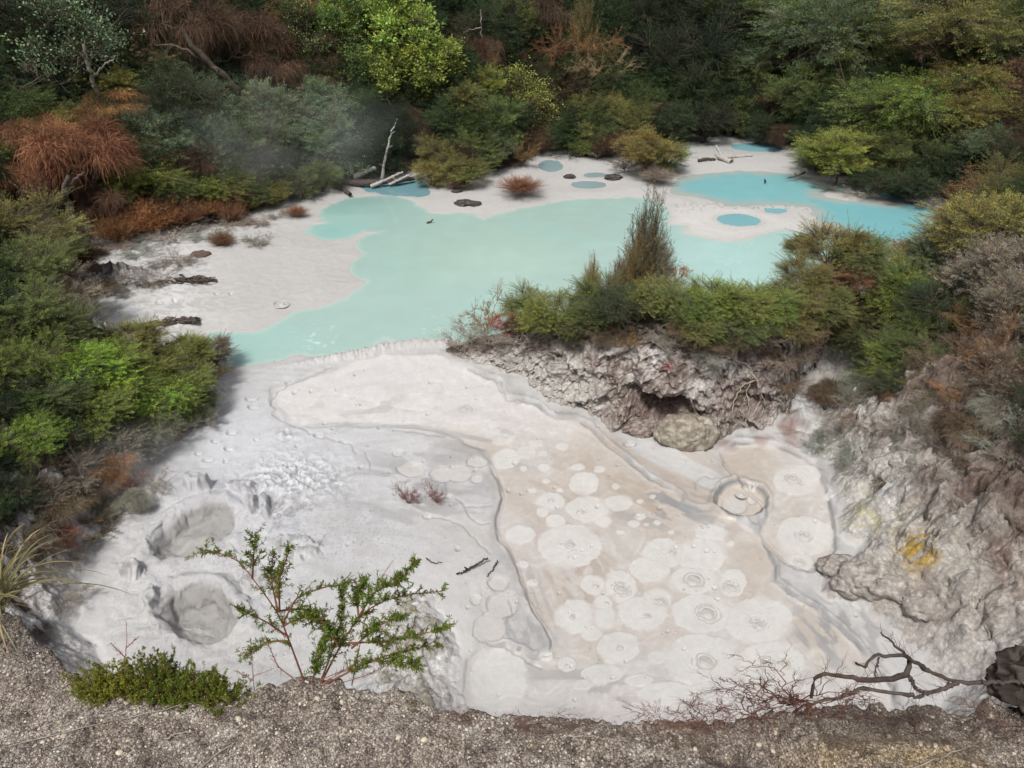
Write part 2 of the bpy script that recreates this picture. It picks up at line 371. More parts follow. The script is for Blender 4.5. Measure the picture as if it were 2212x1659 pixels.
# --- rings of fresh mud that spread round each vent
RINGS = [(1125,1155,31,20,0),(1232,1180,70,46,12),(1191,1083,30,17,7),(1172,1108,14,11,0),(1270,1101,47,28,8),(1336,1087,32,17,0),(1303,1127,17,13,0),(1200,1126,23,15,0),(1261,1044,33,25,0),(1295,1015,12,7,0),(1247,1010,15,8,0),(1330,1052,8,7,0),(1092,994,31,20,0),(1137,982,18,10,0),(1174,981,10,6,0),(1175,1010,12,8,0),(1131,1013,8,6,0),(1383,1117,12,8,0),(1383,1084,8,5,0),(1369,1132,14,7,0),(1396,1134,6,4,0),(1410,1074,7,4,0),(1534,1151,33,17,0),(1578,1175,8,6,0),(1514,1201,56,37,0),(1435,1197,50,33,6),(1406,1230,45,30,0),(1499,1254,54,31,16),(1584,1259,29,29,10),(1282,1264,27,21,5),(1340,1267,36,33,12),(1303,1302,19,15,4),(1419,1292,31,21,8),(1390,1325,54,37,8),(1518,1325,65,43,16),(1241,1333,40,37,6),(1307,1337,24,27,0),(1279,1368,22,17,0),(1336,1399,46,33,6),(1514,1426,79,56,20),(1224,1438,20,16,4),(1321,1428,16,8,0),(1638,1341,76,50,14),(1667,1434,74,50,12),(1737,1159,62,43,12),(1721,1037,50,33,14),(1727,1217,30,20,0),(1601,1069,15,9,3),(1588,1090,25,17,0),(1625,1080,10,7,0),(889,1021,30,14,0),(955,1029,26,16,0),(990,1027,27,19,0),(860,985,12,7,0),(1030,1004,21,10,0),(1030,1041,13,7,0),(970,1077,8,5,0),(924,1121,10,6,0),(1077,1267,21,16,0),(1086,1312,33,27,0),(1059,1362,31,32,0),(1028,1304,10,10,0),(1079,1470,62,68,0),(1001,886,75,30,9),(720,880,70,24,0),(905,865,60,22,0),(850,900,50,16,0),(760,840,46,16,0),(930,905,40,14,0),(700,830,40,13,0),(1040,850,36,14,0),(880,800,50,14,0),(1180,1040,9,5,0),(1210,1060,7,4,0),(1150,1060,10,6,0),(1420,1130,9,5,0),(1450,1150,7,4,0),(1340,1150,9,5,0),(1130,1220,12,8,0),(1150,1260,13,8,0),(1180,1420,16,11,0),(1260,1480,22,11,0),(1380,1470,30,14,0),(1420,1420,20,14,0),(820,831,80,34,0),(773,877,22,10,5),(648,849,60,20,0),(676,868,45,18,0),(645,896,50,22,0),(865,784,30,9,0),(940,838,20,9,0),(1083,917,25,10,0),(1080,954,18,10,0),(1094,985,26,15,0),(1138,978,20,14,0),(1158,958,17,9,0),(1216,965,14,9,0),(1073,930,12,9,0),(1119,937,9,6,0),(1300,1455,46,20,0),(1440,1500,60,26,0),(1560,1495,70,28,0),(1790,1075,14,8,0)]
r1 = np.full(X.shape, 9.); r2 = r1.copy(); ripple = np.zeros(X.shape)
wobr = .17 * fbm(UG * .02, VG * .028, 51, 3) + .06 * fbm(UG * .07, VG * .09, 53, 2)
wobs = fbm(UG * .02, VG * .03, 55, 2)
for (cu, cv, ra, rb, bb) in RINGS:
    i0, i1 = np.searchsorted(vs, [cv - rb * 1.6, cv + rb * 1.6]); j0, j1 = np.searchsorted(us, [cu - ra * 1.6, cu + ra * 1.6])
    sl = (slice(i0, i1), slice(j0, j1))
    rr0 = np.hypot((UG[sl] - cu) / ra, (VG[sl] - cv) / rb); rr = rr0 + wobr[sl] * min(1, 30 / ra)
    m = np.minimum(rr, r1[sl]); r2[sl] = np.minimum(r2[sl], np.maximum(rr, r1[sl])); r1[sl] = m
    px = ra * rr0
    if bb:
        ripple[sl] += np.sin(px * .5 + wobr[sl] * 34) * .0034 * ss(ra * .8, bb * .8, px) * ss(-.5, .4, wobs[sl])
    elif ra > 28:
        ripple[sl] += np.sin(px * .4 + wobr[sl] * 40) * .0022 * ss(1, .3, rr0) * ss(-.2, .6, wobs[sl])
ew = .03 + .26 * ss(-.05, .45, fbm(UG * .015, VG * .02, 66, 2)); rg = ss(1 + ew, 1 - ew, r1 + .04 * fbm(UG * .12, VG * .15, 57, 2))
isl = (1 - liq) * ss(-4, -8, SP)                                # rings that sit in the solid shelf have their own sunken rim
ringcol = np.where((VG < 940)[..., None], np.array([.60, .595, .59]), (np.array([.622, .612, .595]) * (1 + .05 * mid_[..., None] + .03 * st[..., None])))
ringcol = np.where((isl > .5)[..., None], np.array([.55, .53, .515]), ringcol)
kk = (rg * .9 * (.35 + .65 * ss(930, 975, VG)))[..., None]
C = C * (1 - kk) + ringcol * kk
Hm += rg * .008 * (1 - isl) + ripple * rg - isl * rg * .035
ln = np.exp(-((r2 - r1) / .035) ** 2) * ss(1.04, 1.0, r2) * rg
blend(ln * ss(900, 960, VG), (.56, .53, .50), .8); Hm -= ln * .006
edge = np.exp(-((r1 - 1.05) / .05) ** 2) * isl; Hm -= edge * .02; blend(edge, (.38, .38, .38), .6)
Rg = Rg * (1 - rg)
# sunken pool in the shelf on the right, and the large ring outline bottom left
e = np.hypot((UG - 1602) / 54, (VG - 1083) / 37) + wobr * .5
crw = ss(1.0, .93, e); blend(crw * (1 - rg), (.52, .47, .42), 1.); Hm += (-.10 * crw); e2 = np.exp(-((e - 1.04) / .07) ** 2); blend(e2, (.20, .20, .205), .9); Hm -= .03 * e2; Hm += .05 * np.exp(-((e - 1.2) / .12) ** 2)
# --- cracks
CR = [[(924,1121),(960,1125),(1000,1140),(1035,1180),(1060,1200)],[(985,1082),(1005,1098),(1030,1100),(1065,1097)],[(1005,1098),(1012,1118),(1030,1135),(1055,1136)],[(965,1045),(966,1070)],[(560,1190),(600,1195),(640,1192),(690,1190),(700,1170),(725,1140)],[(700,1205),(690,1190)],[(790,985),(800,1005),(802,1020)],[(640,925),(700,950),(760,965),(770,985)],[(850,935),(905,940),(960,950)],[(1700,1285),(1735,1300),(1770,1322),(1790,1350),(1810,1375)],[(1010,800),(1043,812),(1075,830),(1085,850),(1095,868),(1150,872),(1180,890)],[(585,880),(600,850),(650,825),(720,795)],[(1505,1062),(1500,1045),(1515,1035),(1545,1040)],[(500,1180),(520,1200),(560,1190)],[(640,1000),(645,1030)],[(1100,1300),(1110,1330),(1090,1350)],[(1050,1395),(1090,1400),(1130,1425),(1170,1445)]]
for pl in CR:
    a_ = np.array(pl); i0, i1 = np.searchsorted(vs, [a_[:, 1].min() - 8, a_[:, 1].max() + 8]); j0, j1 = np.searchsorted(us, [a_[:, 0].min() - 8, a_[:, 0].max() + 8])
    sl = (slice(i0, i1), slice(j0, j1))
    wu = 4 * perlin(UG[sl] * .06, VG[sl] * .06, 2.5); wv = 4 * perlin(UG[sl] * .06, VG[sl] * .06, 7.5)
    d = segdist(UG[sl] + wu, VG[sl] + wv, pl, False); k = np.exp(-(d / 1.7) ** 2)
    Hm[sl] -= k * .03; C[sl] = C[sl] * (1 - .45 * k[..., None]) + .25 * .45 * k[..., None]
# --- small gas pits and blisters
rs = np.random.RandomState(3)
pits = [(990,1192,5),(780,1015,4),(1186,870,4),(1117,1305,3)]
for k in range(260):
    uu = rs.uniform(560, 1880); vv = rs.uniform(790, 1520)
    pits.append((uu, vv, rs.choice([1.6, 2.2, 3.0, 3.6], p=[.4, .3, .2, .1])))
for (uu, vv, r) in pits:
    i0, i1 = np.searchsorted(vs, [vv - 14, vv + 14]); j0, j1 = np.searchsorted(us, [uu - 16, uu + 16]); sl = (slice(i0, i1), slice(j0, j1))
    d = np.hypot(UG[sl] - uu, (VG[sl] - vv) * 1.35)
    Hm[sl] += -.05 * np.exp(-(d / r) ** 2) + .008 * np.exp(-((d - 2.0 * r) / 1.3) ** 2)
    C[sl] = C[sl] * (1 - .4 * np.exp(-(d / r) ** 2)[..., None])
# oval sunken pockets on the left shelf, shade of the hollows painted round their rims
for (cu, cv, ra, rb) in [(545,868,14,5),(550,885,13,6),(503,942,12,5),(468,960,10,4),(497,975,11,5),(555,955,6,3),(430,985,8,4),(452,998,14,4),(490,1000,7,3),(610,660,16,6),(345,660,8,3),(470,640,7,3),(500,640,5,3),(380,655,7,3),(600,780,6,3),(690,945,12,5),(620,940,8,4),(1440,915,12,5),(1360,965,14,6),(1300,880,5,3),(1830,920,8,3)]:
    i0, i1 = np.searchsorted(vs, [cv - 30, cv + 30]); j0, j1 = np.searchsorted(us, [cu - 40, cu + 40]); sl = (slice(i0, i1), slice(j0, j1))
    e = np.hypot((UG[sl] - cu) / ra, (VG[sl] - cv) / rb); kd_ = (np.exp(-((e - .95) / .25) ** 2) * .42)[..., None]; C[sl] = C[sl] * (1 - kd_) + .26 * kd_; Hm[sl] += -.05 * ss(1.05, .8, e) + .012 * np.exp(-((e - 1.25) / .25) ** 2)
# --- crust, dried splatter and the two steaming craters bottom left
def bump_reg(cu, cv, ru, rv, p=2): return np.exp(-(np.abs((UG - cu) / ru) ** p) - (np.abs((VG - cv) / rv) ** p))
crust = np.clip(bump_reg(640, 1040, 95, 48) + bump_reg(620, 945, 22, 14) * .8, 0, 1)
cn = fbm(X * 6, Y * 6, 3, 4)
Hm += crust * (.05 * ss(-.1, .5, cn) + .03 * cn); cn2 = fbm(X * 16, Y * 16, 4, 3); Hm += crust * .012 * cn2; blend(crust * ss(-.1, .3, -cn), (.33, .33, .34), .85); blend(crust * ss(.0, .3, cn2 + .5 * cn), (.68, .69, .73), .8); blend(crust * ss(.15, .4, -cn2), (.28, .28, .28), .7)
apron = np.clip(bump_reg(420, 1250, 260, 260, 4), 0, 1) * ss(.0, .5, insd)
Hm += apron * (.09 * fbm(X * 1.0, Y * 1.0, 60, 3) + .018 * fbm(X * 5, Y * 5, 61, 3)); Rg = np.maximum(Rg, apron * .8)
blend(apron * ss(-.2, .6, fbm(X * 1.5, Y * 1.5, 62, 4)), (.50, .495, .505), .7)
speck = ss(.25, .5, perlin(X * 28, Y * 28, 1)) * np.clip(bump_reg(780, 1160, 150, 90) + apron * .6, 0, 1); blend(speck, (.30, .29, .29), .6)
for (cu, cv, ra, rb, dep, tilt) in [(418,1160,96,58,.27,-.35),(425,1335,88,72,.36,.0)]:
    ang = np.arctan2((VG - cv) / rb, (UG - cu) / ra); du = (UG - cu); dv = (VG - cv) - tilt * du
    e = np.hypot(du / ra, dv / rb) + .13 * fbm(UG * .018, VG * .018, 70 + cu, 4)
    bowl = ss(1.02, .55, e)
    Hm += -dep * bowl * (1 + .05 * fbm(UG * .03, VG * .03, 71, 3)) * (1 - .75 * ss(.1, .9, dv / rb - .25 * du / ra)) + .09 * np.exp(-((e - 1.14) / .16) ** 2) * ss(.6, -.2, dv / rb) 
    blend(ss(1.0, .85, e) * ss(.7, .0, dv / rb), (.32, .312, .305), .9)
    blend(ss(.55, .4, np.hypot((du + 10) / ra, (dv - rb * .3) / rb)), (.43, .42, .40), .8)
    Rg = Rg * (1 - ss(.6, .4, e))
for (cu, cv, ra, rb, hh) in [(430,1060,34,16,.28),(575,1105,12,26,.22),(545,1100,12,18,.18),(520,1065,40,14,.12),(290,1245,30,16,.2),(560,1260,40,30,.15),(640,1190,60,30,.06),(330,1300,16,24,.15)]:
    e = np.hypot((UG - cu) / ra, (VG - cv) / rb) + .25 * fbm(UG * .05, VG * .06, cu, 3); Hm += hh * ss(1, .7, e)
    blend(ss(1.0, .8, e) * ss(-.1, .3, fbm(UG * .08, VG * .05, 5, 3)), (.33, .325, .33), .8)
# dyke between the two pools
dy = [(500,802),(560,800),(640,790),(720,775),(790,765),(850,752),(905,745),(965,745)]
i0, i1 = np.searchsorted(vs, [700, 850]); j0, j1 = np.searchsorted(us, [440, 1010]); sl = (slice(i0, i1), slice(j0, j1))
dd = segdist(UG[sl], VG[sl], dy, False) + 2 * perlin(UG[sl] * .05, VG[sl] * .05, 2)
Hm[sl] += .15 * np.exp(-(dd / 7) ** 2) * ss(560, 800, UG[sl]) * (1 + .5 * perlin(UG[sl] * .15, VG[sl] * .15, 8))
kk = (np.exp(-(dd / 7) ** 2) * ss(.0, .4, perlin(UG[sl] * .25, VG[sl] * .3, 8)) * ss(560, 800, UG[sl]) * .5)[..., None]; C[sl] = C[sl] * (1 - kk) + .3 * kk
# bird tracks over the sand bar
for k in range(90):
    t = k / 90.; uu = 1450 + 300 * t + rs.uniform(-10, 10); vv = 452 - 10 * math.sin(t * 3) + rs.uniform(-9, 9)
    i0, i1 = np.searchsorted(vs, [vv - 4, vv + 4]); j0, j1 = np.searchsorted(us, [uu - 5, uu + 5]); sl = (slice(i0, i1), slice(j0, j1))
    k_ = np.exp(-((UG[sl] - uu) / 2.2) ** 2 - ((VG[sl] - vv) / 1.1) ** 2); Hm[sl] -= .04 * k_; C[sl] *= (1 - .35 * k_)[..., None]

# --- join floor and banks
tb = ss(-.05, .12, Dout)
Z = np.where(Dout > .12, np.maximum(Hb, 0) + .03, Hm * (1 - tb) + (Hb + .03) * tb)
ky = ss(0.0, .8, Dout)
nearreg = core & (Y < 24)
dn = np.zeros(X.shape)
dn[nearreg] = (.26 * fbm(X[nearreg] * 1.6, Y[nearreg] * 1.6, Z[nearreg] * 1.2, 4, ridge=True) + .10 * fbm(X[nearreg] * 6, Y[nearreg] * 7, Z[nearreg] * 5, 4))
Z = Z + ky * dn
lump = np.zeros(X.shape); lump[nearreg] = ss(.5, .1, worley(X[nearreg] * 2.2, Y[nearreg] * 2.2)); Z += .16 * lump * ss(.0, .5, Dout) * ss(1450, 1750, UG) * ss(5, 3, Dout)
X2 = X + np.where(nearreg, ky * .10 * fbm(X * 2.5, Y * 2.5, Z * 2.5, 3), 0)
ar = apron > .02; X2[ar] += apron[ar] * .05 * fbm(X[ar] * 3, Y[ar] * 3, Z[ar] * 5, 4); Y = Y.copy(); Y[ar] += apron[ar] * .06 * fbm(X[ar] * 3 + 9, Y[ar] * 3, Z[ar] * 6, 4)
PU, PV = proj(X2, Y, Z)
# --- bank colour
Cb = np.empty_like(C); Cb[:] = (.065, .05, .04)
n1 = 1.8 * fbm(X * 1.1, Y * 1.1, Z * 1.1, 4); n2 = 1.8 * fbm(X * 3.3, Y * 3.3, Z * 3.3, 5, .6)
def bb(m, col, k=1.0):
    global Cb
    m = np.clip(m * k, 0, 1)[..., None]; Cb = Cb * (1 - m) + np.array(col) * m
rt = ss(1500, 1720, UG) * ss(30, 20, Y)
n4 = 1.8 * fbm(X * 8, Y * 8, Z * 8, 3)
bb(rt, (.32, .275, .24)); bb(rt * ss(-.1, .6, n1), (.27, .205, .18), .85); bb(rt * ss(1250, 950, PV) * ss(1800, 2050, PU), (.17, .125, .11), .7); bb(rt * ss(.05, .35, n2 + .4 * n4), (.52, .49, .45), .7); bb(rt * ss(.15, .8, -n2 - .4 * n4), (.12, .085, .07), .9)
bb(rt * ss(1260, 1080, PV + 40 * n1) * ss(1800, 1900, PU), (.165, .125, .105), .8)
bb(rt * ss(1.9, .5, Dout + .6 * n1) * .7, (.54, .52, .49), .8)
bb(rt * ss(1.2, .2, Dout + .4 * n2) * ss(1300, 1180, PV), (.60, .60, .58), .7)
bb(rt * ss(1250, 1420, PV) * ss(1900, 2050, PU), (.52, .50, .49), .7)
bb(rt * ss(.35, .6, n1) * ss(2, 3, Dout), (.11, .06, .045), .7)
bb(np.exp(-((PU - 1990) / 44) ** 2 - ((PV - 1190) / 36) ** 2) * ss(-.5, .3, n2 + n4) * 1.8, (.44, .31, .09), .9)
bb(np.exp(-((PU - 1880) / 60) ** 2 - ((PV - 1110) / 50) ** 2) * ss(-.3, .4, n2), (.60, .57, .36), .8)
bb(np.exp(-((PU - 1850) / 30) ** 2 - ((PV - 1275) / 16) ** 2) * 1.3, (.62, .58, .25), .8)
bb(np.exp(-((PU - 1900) / 60) ** 2 - ((PV - 1060) / 40) ** 2) * ss(-.3, .4, n1), (.60, .61, .63), .7)
lf = ss(900, 500, UG) * ss(24, 18, Y)
bb(lf * ss(1.9, .3, Dout + .7 * n1) * ss(-.3, .3, n2 + .3), (.46, .44, .43), .9); bb(lf * ss(.1, .4, -n2), (.10, .08, .075), .7); bb(lf * ss(1.6, .5, Dout + .5 * n2) * ss(-.1, .3, n2) * ss(1050, 1150, VG), (.62, .62, .63), .8); bb(lf * ss(.6, .1, Dout), (.55, .545, .55), .8)
nz = ss(1450, 1500, VG) * (Dout > 0); bb(nz, (.36, .34, .33)); bb(nz * ss(-.1, .4, n2), (.62, .61, .60), .9)
hump = (Dout > 0) * ss(1180, 1230, VG) * ss(720, 760, UG) * ss(1060, 1020, UG)
bb(hump, (.58, .57, .56)); bb(hump * ss(.05, .5, n2), (.36, .34, .29), .8); bb(hump * ss(1360, 1460, PV) * ss(-.3, .3, n1), (.72, .73, .74), .9)
Hx = np.minimum(np.maximum(Dout, 0) * .5, .22) + .10 * ss(0, .5, Dout) * n1 + .05 * n2 * ss(0, .3, Dout) + .04; Z = np.where(hump > .5, Hx, Z)
fs = ss(.5, .0, Dout) * ss(17, 24, Y); bb(fs, (.34, .30, .27), .8)
tb3 = ss(.0, .25, Dout + .08 * n2)[..., None]
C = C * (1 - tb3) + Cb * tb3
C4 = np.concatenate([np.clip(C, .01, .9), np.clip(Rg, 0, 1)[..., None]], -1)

idx = np.arange(nr * nc).reshape(nr, nc)
Q = np.stack([idx[:-1, :-1], idx[1:, :-1], idx[1:, 1:], idx[:-1, 1:]], -1).reshape(-1, 4)
mf = ((Dout[:-1, :-1] < .12) & (Dout[1:, 1:] < .12)).ravel()
V3 = np.stack([X2, Y, Z], -1).reshape(-1, 3); C4 = C4.reshape(-1, 4)
def submesh(name, Qs, mat, smooth=True):
    used, inv = np.unique(Qs, return_inverse=True)
    return mesh_np(name, V3[used], inv.reshape(-1, 4), C4[used], mat, smooth)
Q = Q[:, ::-1]
ok = (V3[Q[:, 0], 1] < 300)
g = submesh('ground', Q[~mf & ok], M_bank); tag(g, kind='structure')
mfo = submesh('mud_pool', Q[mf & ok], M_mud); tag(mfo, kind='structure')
# --- milky water, only where the floor lies under it
wn = fbm(X * .25, Y * .25, 80, 3)
CW = np.empty_like(X)[..., None] * np.zeros(3) + np.array([.37, .52, .48])
def wb(m, col, k=1.0):
    global CW
    m = np.clip(m * k, 0, 1)[..., None]; CW = CW * (1 - m) + np.array(col) * m
wb(ss(1250, 1600, UG), (.41, .61, .585)); wb(ss(1000, 600, UG) * ss(520, 450, VG), (.26, .455, .42)); wb(ss(720, 500, UG) * ss(640, 720, VG), (.32, .50, .465), .9)
wb(np.exp(-((UG - 725) / 60) ** 2 - ((VG - 500) / 18) ** 2), (.22, .48, .47))
wb(np.exp(-((UG - 1100) / 160) ** 2 - ((VG - 560) / 70) ** 2), (.41, .565, .495), .8)
wb(ss(.2, .6, wn) , (.37, .56, .52), .5)
fl = ss(.25, .5, perlin(X * 5, Y * 9, 3)) * ss(-.1, .4, fbm(X * .9, Y * .9, 81, 2)) * (np.exp(-((UG - 690) / 60) ** 2 - ((VG - 735) / 35) ** 2) + np.exp(-((UG - 920) / 60) ** 2 - ((VG - 700) / 25) ** 2) + .4 * ss(1450, 1600, UG)); wb(fl, (.62, .78, .74), .6)
lag = (S2 > -.4) & (S2 > S1)
depth = ss(.0, .9, S2 + .35 * fbm(X * .8, Y * .8, 83, 3))[..., None]
lc = np.array([.23, .50, .53]) * depth + np.array([.42, .47, .45]) * (1 - depth)
rblu = ss(1700, 1850, UG)[..., None]; lc = lc * (1 - rblu * depth) + np.array([.21, .49, .535]) * rblu * depth
bp = ss(1000, 950, UG)[..., None]; lc = lc * (1 - bp) + np.array([.17, .33, .37]) * bp
CW = np.where(lag[..., None], lc, CW)
CW = np.where(((S3 > -.3) & (S3 > S1) & (S3 > S2))[..., None], np.where((UG > 1400)[..., None], np.array([.22, .45, .50]), np.array([.26, .36, .38])), CW)
wb(ss(.25, .0, S1) * (S1 > S2) * (S1 > -.5), (.50, .60, .56), .55)
wm = (Hm < .02) & far & (SW > -.6); wmf = (wm[:-1, :-1] | wm[1:, 1:]).ravel()
used, inv = np.unique(Q[wmf], return_inverse=True)
Wv = V3[used].copy(); Wv[:, 0] = X.ravel()[used]; Wv[:, 2] = 0.0
wo = mesh_np('water', Wv, inv.reshape(-1, 4), CW.reshape(-1, 3)[used], M_water, True); tag(wo, kind='structure')
del C4, V3, Q

# ------------------------------------------------------------------ strands, tubes, leaves
def nrm(a): return a / (np.linalg.norm(a, axis=-1, keepdims=True) + 1e-9)
def ribbons(P, W, col, rs):
    """P (n,k,3) polylines, W (n,k) widths -> thin flat strips"""
    n, k, _ = P.shape; T = np.gradient(P, axis=1); side = nrm(np.cross(T, nrm(rs.normal(size=(n, 1, 3)))))
    A = P + side * W[..., None] * .5; B = P - side * W[..., None] * .5
    V = np.stack([A, B], 2).reshape(-1, 3); i = np.arange(n * k * 2).reshape(n, k, 2)
    Fq = np.stack([i[:, :-1, 0], i[:, :-1, 1], i[:, 1:, 1], i[:, 1:, 0]], -1).reshape(-1, 4)
    return V, Fq, np.repeat(col.reshape(n, k, 3), 2, axis=1).reshape(-1, 3) if col.ndim == 3 else np.repeat(col, k * 2, axis=0)
def tubes(P, Rr, m=4, col=None):
    n, k, _ = P.shape; T = nrm(np.gradient(P, axis=1)); ref = np.where(np.abs(T[..., 2:3]) > .9, [1., 0, 0], [0, 0, 1.])
    A = nrm(np.cross(T, ref)); B = np.cross(T, A); th = np.arange(m) * 2 * math.pi / m
    V = P[:, :, None] + Rr[:, :, None, None] * (np.cos(th)[:, None] * A[:, :, None] + np.sin(th)[:, None] * B[:, :, None])
    i = np.arange(n * k * m).reshape(n, k, m); j = np.roll(i, -1, 2)
    Fq = np.stack([i[:, :-1], j[:, :-1], j[:, 1:], i[:, 1:]], -1).reshape(-1, 4)
    c = None
    if col is not None: c = np.repeat(col, k * m, axis=0)
    return V.reshape(-1, 3), Fq, c
def leafquads(P, D, S, W, rs, cup=0):
    n = len(P); side = nrm(np.cross(D, rs.normal(size=(n, 3))))
    M = P + D * (S * .5)[:, None]
    V = np.stack([P, M + side * (W / 2)[:, None], P + D * S[:, None], M - side * (W / 2)[:, None]], 1)
    return V.reshape(-1, 3), np.arange(n * 4).reshape(n, 4)
def cat(*parts):
    Vs, Fs, Cs = [], [], []; o = 0
    for V, Fq, c in parts:
        Vs.append(V); Fs.append(Fq + o); Cs.append(c); o += len(V)
    return np.concatenate(Vs), np.concatenate(Fs), np.concatenate(Cs)
def arc(p0, p1, k, sag, rs, jit=0.0):
    """p0,p1 (n,3) -> (n,k,3) curves, sag lifts (>0) or drops the middle"""
    t = np.linspace(0, 1, k)[None, :, None]; P = p0[:, None] * (1 - t) + p1[:, None] * t
    P[..., 2] += sag * (4 * t[..., 0] * (1 - t[..., 0]))
    if jit: P[:, 1:-1] += rs.normal(size=(len(p0), k - 2, 3)) * jit
    return P
def lobes(rs, n, flat, r0=.62, zlo=-.5, zhi=.75):
    out = []
    while len(out) < n:
        p = rs.uniform(-1, 1, 3)
        if np.linalg.norm(p) > 1 or p[2] < zlo or p[2] > zhi: continue
        out.append(p * np.array([r0, r0, r0 * flat * 1.25]))
    return np.array(out)
def crown(seed, nl=14, lr=.42, flat=.75, nspray=420, nleaf=80, ll=.034, lw=.014, sl=.40, droop=.0, spread=.075, up=.35, variance=.35, hi=.45, r0=.70):
    """foliage in a unit crown centred on z=0: leafy sprays that stand out from a cluster of lobes"""
    rs = np.random.RandomState(seed); Lb = lobes(rs, nl, flat, r0)
    lsz = rs.uniform(.5, 1.35, nl) * lr; lb = rs.uniform(1 - variance, 1 + variance, nl)
    k = rs.randint(0, nl, nspray); d = nrm(rs.normal(size=(nspray, 3)) + nrm(Lb[k] + [0, 0, .05]) * .9 + np.array([0, 0, up]))
    base = Lb[k] + d * lsz[k, None] * .35; L = sl * (rs.uniform(.5, 1.1, nspray) + .7 * rs.power(1, nspray) ** 5) * (.35 + .65 * lsz[k] / lr)
    d2 = nrm(d * np.array([1, 1, .55]) + np.array([0, 0, .12])); tip = base + d2 * L[:, None]; tip[:, 2] -= droop * L
    t = rs.beta(1.6, 1.1, (nspray, nleaf)); mid = base + d * (L * .5)[:, None]
    q = t[..., None]; Pp = base[:, None] * (1 - q) ** 2 + 2 * q * (1 - q) * mid[:, None] + q * q * tip[:, None]
    off = rs.normal(size=(nspray, nleaf, 3)) * (spread * (1.15 - t) ** .7)[..., None]; off[..., 2] *= .6
    Pp = Pp + off; Dl = nrm((tip - base)[:, None] * .9 / L[:, None, None] + nrm(off + 1e-6) * .8 + rs.normal(size=off.shape) * .45)
    n = nspray * nleaf; S = ll * rs.uniform(.6, 1.3, n); W = lw * rs.uniform(.7, 1.3, n)
    V, Fq = leafquads(Pp.reshape(-1, 3), Dl.reshape(-1, 3), S, W, rs)
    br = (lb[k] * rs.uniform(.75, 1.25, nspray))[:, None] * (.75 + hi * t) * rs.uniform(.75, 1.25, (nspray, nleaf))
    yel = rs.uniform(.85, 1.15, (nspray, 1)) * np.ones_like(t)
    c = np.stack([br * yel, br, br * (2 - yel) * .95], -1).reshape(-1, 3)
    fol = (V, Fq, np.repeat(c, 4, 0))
    # twigs that carry the sprays, limbs to the lobes
    tw = arc(Lb[k], tip, 4, 0.02, rs, .012); wv, wf, _ = tubes(tw, np.outer(np.full(nspray, 1), [.006, .005, .004, .002]), 3)
    return fol, (wv, wf), Lb
def limbs(Lb, base_z, r=.03, seed=0, lean=(0, 0)):
    rs = np.random.RandomState(seed); n = len(Lb); k = 7
    b = np.zeros((n, 3)); b[:, 2] = base_z; b[:, :2] += rs.normal(size=(n, 2)) * .03 + np.array(lean)
    t = np.linspace(0, 1, k)[None, :, None]; mid = b * .45 + Lb * .55; mid[:, :2] *= .45
    P = b[:, None] * (1 - t) ** 2 + 2 * t * (1 - t) * mid[:, None] + t * t * Lb[:, None]
    P[:, 1:-1] += rs.normal(size=(n, k - 2, 3)) * .018
    V, Fq, _ = tubes(P, np.outer(rs.uniform(.6, 1.2, n), np.linspace(r, r * .25, k)), 5); return V, Fq
def hangers(seed, n=4200, nl=11, flat=.55, length=.5, w=.0075, k=6, out=.30, frizz=.02, green=0.0):
    """dead drooping branchlets: run out from the lobes and hang"""
    rs = np.random.RandomState(seed); Lb = lobes(rs, nl, flat, .68, -.3, .8); q = rs.randint(0, nl, n)
    d = nrm(rs.normal(size=(n, 3)) * [1, 1, .45] + nrm(Lb[q]) * .8 + [0, 0, .35]); b = Lb[q] + d * rs.uniform(.02, .22, (n, 1))
    L = length * rs.uniform(.4, 1.1, n); t = np.linspace(0, 1, k)
    P = b[:, None] + d[:, None] * (out * (1 - (1 - t) ** 2))[None, :, None] * rs.uniform(.5, 1.2, (n, 1, 1))
    P[..., 2] -= L[:, None] * t[None] ** 1.9; P += np.cumsum(rs.normal(size=(n, k, 3)) * frizz, 1) * .6
    W = w * rs.uniform(.6, 1.3, (n, 1)) * np.linspace(1, .45, k)[None]
    lb = rs.uniform(.55, 1.35, nl)[q] * rs.uniform(.6, 1.45, n); warm = rs.uniform(0, 1, n) * rs.uniform(0, 1, nl)[q]
    c = lb[:, None] * np.stack([1 + .25 * warm, 1 + .55 * warm, 1 + .5 * warm], -1)
    return ribbons(P, W, c, rs), Lb
